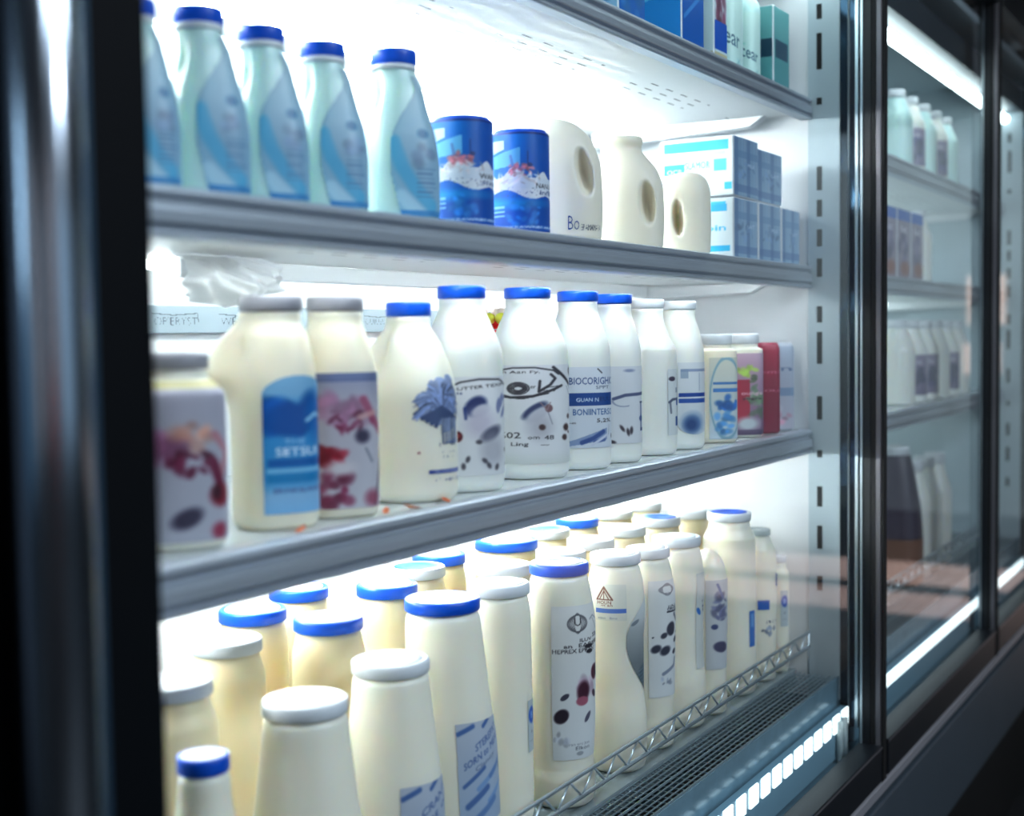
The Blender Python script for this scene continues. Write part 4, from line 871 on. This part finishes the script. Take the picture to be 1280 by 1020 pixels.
# ---- bottom deck: the crowd of cream bottles
def deck_bottle(lab, X, Y, R, h, capr, kind, col, disc, labels=(), body='milk', caph=.0155, tilt=0.0, dent=None, lean=0.0):
    a = azc(X, Y); hb = h - caph
    if kind == 'cone': p = [(0, R * .86, 2.4), (.004, R * .94, 2.4), (.014, R, 2.4), (hb * .42, R, 2.3), (hb * .70, R * .5 + capr * .5, 2.1), (hb * .90, capr * 1.02, 2), (hb * .97, capr * .98, 2), (hb, capr * .90, 2)]
    elif kind == 'dome': p = [(0, R * .82, 2), (.004, R * .92, 2), (.018, R * .97, 2), (hb * .12, R * .985, 2), (hb * .17, R * .93, 2), (hb * .30, R * .95, 2), (hb * .80, R, 2), (hb * .90, R * .88, 2), (hb * .96, R * .62, 2), (hb * .99, R * .35, 2), (hb, R * .12, 2)]
    elif kind == 'straight': p = [(0, R * .84, 2), (.004, R * .93, 2), (.016, R, 2), (hb * .90, R * .97, 2), (hb * .955, capr * .97, 2), (hb, capr * .90, 2)]
    elif kind == 'barrel': p = [(0, R * .82, 2), (.004, R * .92, 2), (.018, R * .97, 2), (hb * .12, R * .985, 2), (hb * .17, R * .93, 2), (hb * .30, R * .95, 2.2), (hb * .55, R * .99, 2.2), (hb * .78, R, 2.2), (hb * .90, R * .93, 2), (hb * .97, capr * .98, 2), (hb, capr * .90, 2)]
    else: p = [(0, R * .84, 2), (.004, R * .93, 2), (.016, R, 2), (hb * .22, R, 2.1), (hb * .42, R * .90, 2.1), (hb * .62, R * .90, 2.1), (hb * .78, R * .97, 2), (hb * .90, R * .92, 2), (hb * .97, capr * .98, 2), (hb, capr * .90, 2)]
    if lean: p = [(z_, r_, n_, lean * max(0, z_ / hb - .25) / .75) for z_, r_, n_ in p]
    lf = Loft(p, az=a + .3, bumps=[(a + q[0], *q[1:]) for q in dent] if dent else ())
    return bottle(lab, X, Y, DK, lf, (capr, hb + .0005, caph, col, disc) if kind != 'dome' else None, body, 'milk bottle', 'milk_bottle', 'milk bottles crowded on the bottom deck', labels, tilt=tilt)
D0 = .655
deck_bottle('cream bottle with small blue lid cut off by the dark post, lowest at the front', .868, .066, .046, .270, .0245, 'cone', 'blue', 'white', [(20, 70, .10, .16, art_mark())])
deck_bottle('cream bottle with broad white lid, front row nearest the dark post, dark mark below', 1.040, .088, .0590, .278, .0455, 'cone', 'white', 'white', [(4, 52, .055, .125, art_mark())])
deck_bottle('cream bottle with white lid and slanted blue print, before the blue-lidded cone bottle', 1.197, .092, .0580, .285, .0455, 'cone', 'white', 'white', [(8, 84, .020, .150, art_diag(1))])
deck_bottle('tall cone-shaped cream bottle with blue-rimmed lid and slanted blue print', 1.335, .100, .0570, .331, .0475, 'cone', 'blue', 'white', [(8, 82, .060, .185, art_diag(0))], 'milk', lean=-.010)
deck_bottle('slim straight cream bottle with white lid and small blue side badge', 1.470, .112, .0440, .326, .0420, 'straight', 'white', 'white', [(56, 84, .10, .17, art_badge())])
deck_bottle('cream bottle with blue-rimmed lid, round emblem and dark berry label', 1.580, .080, .0490, .339, .0420, 'barrel', 'blue', 'white', [(-14, 82, .070, .285, art_emblem())])
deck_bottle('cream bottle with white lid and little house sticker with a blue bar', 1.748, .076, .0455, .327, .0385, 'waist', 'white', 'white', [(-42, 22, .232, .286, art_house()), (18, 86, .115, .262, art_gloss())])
deck_bottle('cream bottle with pale lid and dark spotted floral label', 1.868, .078, .0420, .318, .0350, 'barrel', 'white', 'white', [(0, 84, .085, .270, art_darkflower())])
deck_bottle('broad cream bottle with white lid and few blue marks low on its side', 1.993, .084, .0480, .318, .0410, 'waist', 'white', 'white', [(45, 84, .10, .26, art_small(0))])
deck_bottle('lidless round-shouldered cream bottle with smeared violet label', 2.083, .066, .0345, .290, .0200, 'dome', 'white', None, [(-5, 84, .080, .235, art_small(1))], caph=.006)
deck_bottle('tall cream bottle with white lid and one small blue rectangle near its foot', 2.222, .080, .0485, .331, .0400, 'straight', 'white', 'blue', [(28, 80, .05, .20, art_small(2))])
deck_bottle('translucent-topped cream bottle with blue squares, second from the far end', 2.331, .066, .0350, .286, .0240, 'barrel', 'clear', None, [(-5, 82, .06, .22, art_small(3))], caph=.012)
deck_bottle('short slim cream bottle squeezed against the far divider', 2.402, .050, .0200, .225, .0150, 'straight', 'white', None, [(10, 60, .09, .16, art_badge())], caph=.012)
# rows behind
BK = [(.951, .190, .0470, .305, .0415, 'straight', 'white', 'white', 'cream bottle with white lid behind the small blue lid by the post'),
      (1.103, .258, .0450, .310, .0410, 'straight', 'white', 'white', 'cream bottle with greyish white lid, second row near the post'),
      (1.232, .212, .0460, .315, .0430, 'straight', 'blue', 'white', 'cream bottle with blue-rimmed lid behind the slanted print bottle'),
      (1.226, .330, .0450, .315, .0430, 'straight', 'blue', 'white', 'cream bottle with blue-rimmed lid, third row, nearer the post'),
      (1.431, .270, .0455, .317, .0425, 'straight', 'blue', 'white', 'cream bottle with blue-rimmed lid behind the cone-shaped bottle'),
      (1.365, .372, .0430, .315, .0410, 'straight', 'blue', 'white', 'cream bottle with blue-rimmed lid half hidden under the shelf rail'),
      (1.635, .205, .0450, .318, .0420, 'straight', 'white', 'white', 'cream bottle with bright white lid behind the emblem bottle'),
      (1.560, .310, .0450, .318, .0420, 'straight', 'white', 'blue', 'cream bottle with faint blue top, third row behind the slim bottle'),
      (1.668, .345, .0440, .318, .0420, 'straight', 'blue', 'white', 'cream bottle with thin blue rim, in the overexposed back row'),
      (1.815, .310, .0540, .322, .0520, 'straight', 'blue', 'white', 'cream tub with widest blue lid, at the back'),
      (1.775, .185, .0440, .318, .0400, 'straight', 'white', 'white', 'cream bottle with white lid behind the house sticker bottle'),
      (1.905, .200, .0440, .318, .0400, 'straight', 'white', 'white', 'cream bottle with white lid behind the spotted floral label'),
      (1.960, .315, .0440, .320, .0400, 'straight', 'white', 'blue', 'cream bottle with white lid in the back row, middle'),
      (2.040, .205, .0430, .320, .0390, 'straight', 'white', 'white', 'cream bottle with white lid behind the broad blue-marked bottle'),
      (2.090, .325, .0440, .322, .0400, 'straight', 'blue', 'white', 'cream bottle with blue-rimmed lid in the back row, toward the divider'),
      (2.165, .195, .0440, .322, .0400, 'straight', 'white', 'blue', 'cream bottle with pale blue top behind the tall rectangle-marked bottle'),
      (2.225, .320, .0440, .320, .0400, 'straight', 'white', 'white', 'cream bottle with white lid, last but one of the back row'),
      (2.300, .190, .0440, .320, .0400, 'straight', 'white', 'white', 'cream bottle with white lid, last of the second row by the divider'),
      (2.355, .320, .0440, .320, .0400, 'straight', 'white', 'white', 'cream bottle with white lid, last of the back row by the divider')]
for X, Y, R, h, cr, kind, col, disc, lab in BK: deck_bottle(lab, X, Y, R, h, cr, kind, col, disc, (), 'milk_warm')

# ---- second and third bays, seen blurred through the far doors
def art_purple(k):
    c = Canvas(50, 80, C8(150, 140, 165), C8(120, 110, 140)); c.blotch(.5, .55, .35, .3, C8(80, 75, 115), 14, .35, .8, 200 + k); c.rect(.55, .75, .3, .7, C8(60, 60, 90), .7); c.text('mon', .4, .2, .1, C8(210, 205, 220), .5); return c
def art_bluetop(k):
    c = Canvas(50, 80, C8(165, 155, 175), C8(150, 130, 150)); c.rect(0, 1, 0, .16, C8(40, 100, 195)); c.blotch(.4, .55, .35, .28, C8(105, 95, 130), 14, .35, .8, 210 + k); c.ell(.6, .85, .35, .10, C8(150, 85, 70), soft=.4); c.text('lat', .5, .28, .1, C8(225, 220, 230), .5); return c
for k, (a, b_) in enumerate(((3.03, 3.15), (3.162, 3.282), (3.294, 3.414))):
    carton(('blue-topped lilac carton behind the second glass door, nearest the mullion', 'middle blue-topped lilac carton behind the second glass door', 'blue-topped lilac carton behind the second glass door, farthest from the mullion')[k], a, b_, .020, .13, ZB, ZB + .17, art_bluetop(k), art_bluetop(k + 5), group='blue-topped cartons behind the second door')
def far_bottle(lab, X, Y, z, R, h, cv=None, body='milk_white', cap='white', grp='blurred bottles behind the second door'):
    lf = Loft([(0, R * .9, 2.4), (.006, R, 2.4), (h * .62, R, 2.4), (h * .80, R * .72, 2), (h * .9, R * .55, 2)])
    return bottle(lab, X, Y, z, lf, (R * .6, h * .905, h * .095, cap), body, 'milk bottle', 'milk_bottle', grp, [(-40, 80, .02, h * .58, cv)] if cv is not None else ())
O_ = ('nearest the mullion', 'second from the mullion', 'third from the mullion', 'fourth from the mullion', 'fifth from the mullion', 'last before the second mullion')
for k in range(6): far_bottle('blurred milk bottle on lower shelf, second door, ' + O_[k], 3.33 + .128 * k, .065, ZCs, .045, .215, art_purple(k) if k in (1, 2, 4) else None, 'milk_white', 'white')
for k in range(5): far_bottle('greyish bottle on top shelf, second door, ' + O_[k], 3.33 + .128 * k, .07, ZA - .04, .043, .20, art_purple(k + 8) if k % 2 else None, 'mint' if k % 2 == 0 else 'milk_white', 'white', 'greyish bottles on the far top shelf')
far_bottle('pale slender bottle behind the second door, past the blue-topped cartons', 3.52, .06, ZB, .036, .19, None, 'milk_white', 'white')
# dark pouch and bottom bottles of bay two
M['plum'] = mat('plum_pouch_foil', C8(62, 52, 72), .35, noise=.2, nscale=40); M['tan'] = mat('brown_pouch_base', C8(120, 78, 58), .45)
t = thing('coffee_pouch', 'plum and brown pouch standing on the bottom deck behind the second door', 'pouch', (3.40, .090, DK + .0005))
Loft([(.121, .0615, 2.6), (.20, .056, 2.6), (.30, .042, 2.4), (.335, .036, 2.2)], ky=1.2).mesh('body', M['plum'], t); Loft([(0, .055, 2.6), (.006, .062, 2.6), (.10, .062, 2.6), (.1205, .0615, 2.6)], ky=1.2).mesh('base_band', M['tan'], t)
cap_on(t, .040, .336, .022, 'white')
for k in range(3): far_bottle('pale bottle on the deck behind the second door, ' + ('right beside the plum pouch', 'middle one of three', 'last one of three')[k], 3.54 + .125 * k, .075, DK, .046, .31, None, 'milk_white', 'white', 'pale bottles beside the plum pouch')
for k in range(4): far_bottle('pale bottle in the row behind the plum pouch, ' + O_[k], 3.46 + .135 * k, .215, DK, .046, .32, None, 'milk_white', 'white', 'pale bottles behind the plum pouch')
for k in range(5): far_bottle('pale bottle on the middle shelf of the farthest bay, ' + ('first', 'second', 'third', 'fourth', 'fifth')[k] + ' past the second mullion', 4.62 + .13 * k, .07, ZB, .048, .21, None, ('milk_white', 'mint')[k % 2], 'white', 'bottles in the farthest bay')
for k in range(5): far_bottle('pale bottle on the lower shelf of the farthest bay, ' + ('first', 'second', 'third', 'fourth', 'fifth')[k] + ' past the second mullion', 4.62 + .13 * k, .07, ZCs, .048, .22, None, ('mint', 'milk_white')[k % 2], 'white', 'bottles in the farthest bay')

# ------------------------------------------------------------------ light, camera
def area(name, loc, rot, sx, sy, power, col=(1, 1, 1)):
    l = bpy.data.lights.new(name, 'AREA'); l.shape = 'RECTANGLE'; l.size, l.size_y = sx, sy; l.energy = power; l.color = col
    o = bpy.data.objects.new(name, l); COL.objects.link(o); o.location = loc; o.rotation_euler = rot; return o
area('aisle_fill_light', (1.2, -2.2, 3.15), (0, 0, 0), 2.5, .5, 75, (.80, .90, 1.0))  # unseen fill lamp added to lift the shelf rails and walls
def spot(name, loc, tgt, power, ang, col):
    l = bpy.data.lights.new(name, 'SPOT'); l.energy = power; l.spot_size = math.radians(ang); l.spot_blend = .4; l.color = col; l.shadow_soft_size = .06
    o = bpy.data.objects.new(name, l); COL.objects.link(o); o.location = loc
    o.rotation_euler = (Vector(tgt) - Vector(loc)).to_track_quat('-Z', 'Y').to_euler(); return o
spot('far_floor_fill', (8.0, -2.6, 3.15), (8.2, -1.9, 0), 620, 85, (1.0, .92, .89))  # added to brighten the floor stripes that the glass reflects
spot('left_wall_fill', (-.6, -1.9, 3.15), (-3.0, .1, 1.3), 260, 95, (.80, .90, 1.0))  # added to light the left wall mirrored in the pull handle
spot('left_aisle_fill', (-.4, -1.6, 3.15), (-1.2, -4.0, 1.2), 160, 100, (.95, .93, .92))  # added too, for the aisle wall that the handle mirrors
spot('far_wall_fill', (8.6, -2.4, 3.15), (11, -2.4, 1.6), 330, 80, (.85, .95, 1.0))  # unseen lamp that brightens the far wall reflected in the glass
spot('near_aisle_fill', (1.5, -3.4, 3.15), (1.5, -.2, 1.2), 120, 75, (.82, .90, 1.0))  # frontal fill added from the aisle so the rails read mid grey
w = bpy.data.worlds.new('store_air'); SC.world = w; w.use_nodes = True
w.node_tree.nodes['Background'].inputs['Color'].default_value = (.35, .5, .65, 1); w.node_tree.nodes['Background'].inputs['Strength'].default_value = .05

F, YAW, PITCH, ROLL = 1619.23, .542999, .0541528, -.0139493
f = Vector((math.cos(YAW) * math.cos(PITCH), math.sin(YAW) * math.cos(PITCH), -math.sin(PITCH)))
r = Vector((math.sin(YAW), -math.cos(YAW), 0)); u = r.cross(f)
r2 = r * math.cos(ROLL) + u * math.sin(ROLL); u2 = -r * math.sin(ROLL) + u * math.cos(ROLL)
cam = bpy.data.cameras.new('camera'); co = bpy.data.objects.new('camera', cam); COL.objects.link(co)
mw = Matrix.Identity(4)
for i in range(3): mw[i][0], mw[i][1], mw[i][2] = r2[i], u2[i], -f[i]
mw[0][3], mw[1][3], mw[2][3] = 0, CAMY, ZC
co.matrix_world = mw
cam.sensor_fit = 'HORIZONTAL'; cam.sensor_width = 36; cam.lens = F * 36 / 1280; cam.clip_start = .02
cam.dof.use_dof = True; cam.dof.focus_distance = 1.9; cam.dof.aperture_fstop = 2.9
SC.camera = co
SC.view_settings.view_transform = 'Standard'; SC.view_settings.look = 'None'; SC.view_settings.exposure = 0.30; SC.view_settings.gamma = 0.90
SC.cycles.max_bounces = 10; SC.cycles.diffuse_bounces = 5; SC.cycles.glossy_bounces = 4; SC.cycles.transparent_max_bounces = 12; SC.cycles.transmission_bounces = 6
SC.cycles.sample_clamp_indirect = 6.0; SC.cycles.caustics_reflective = False; SC.cycles.caustics_refractive = False
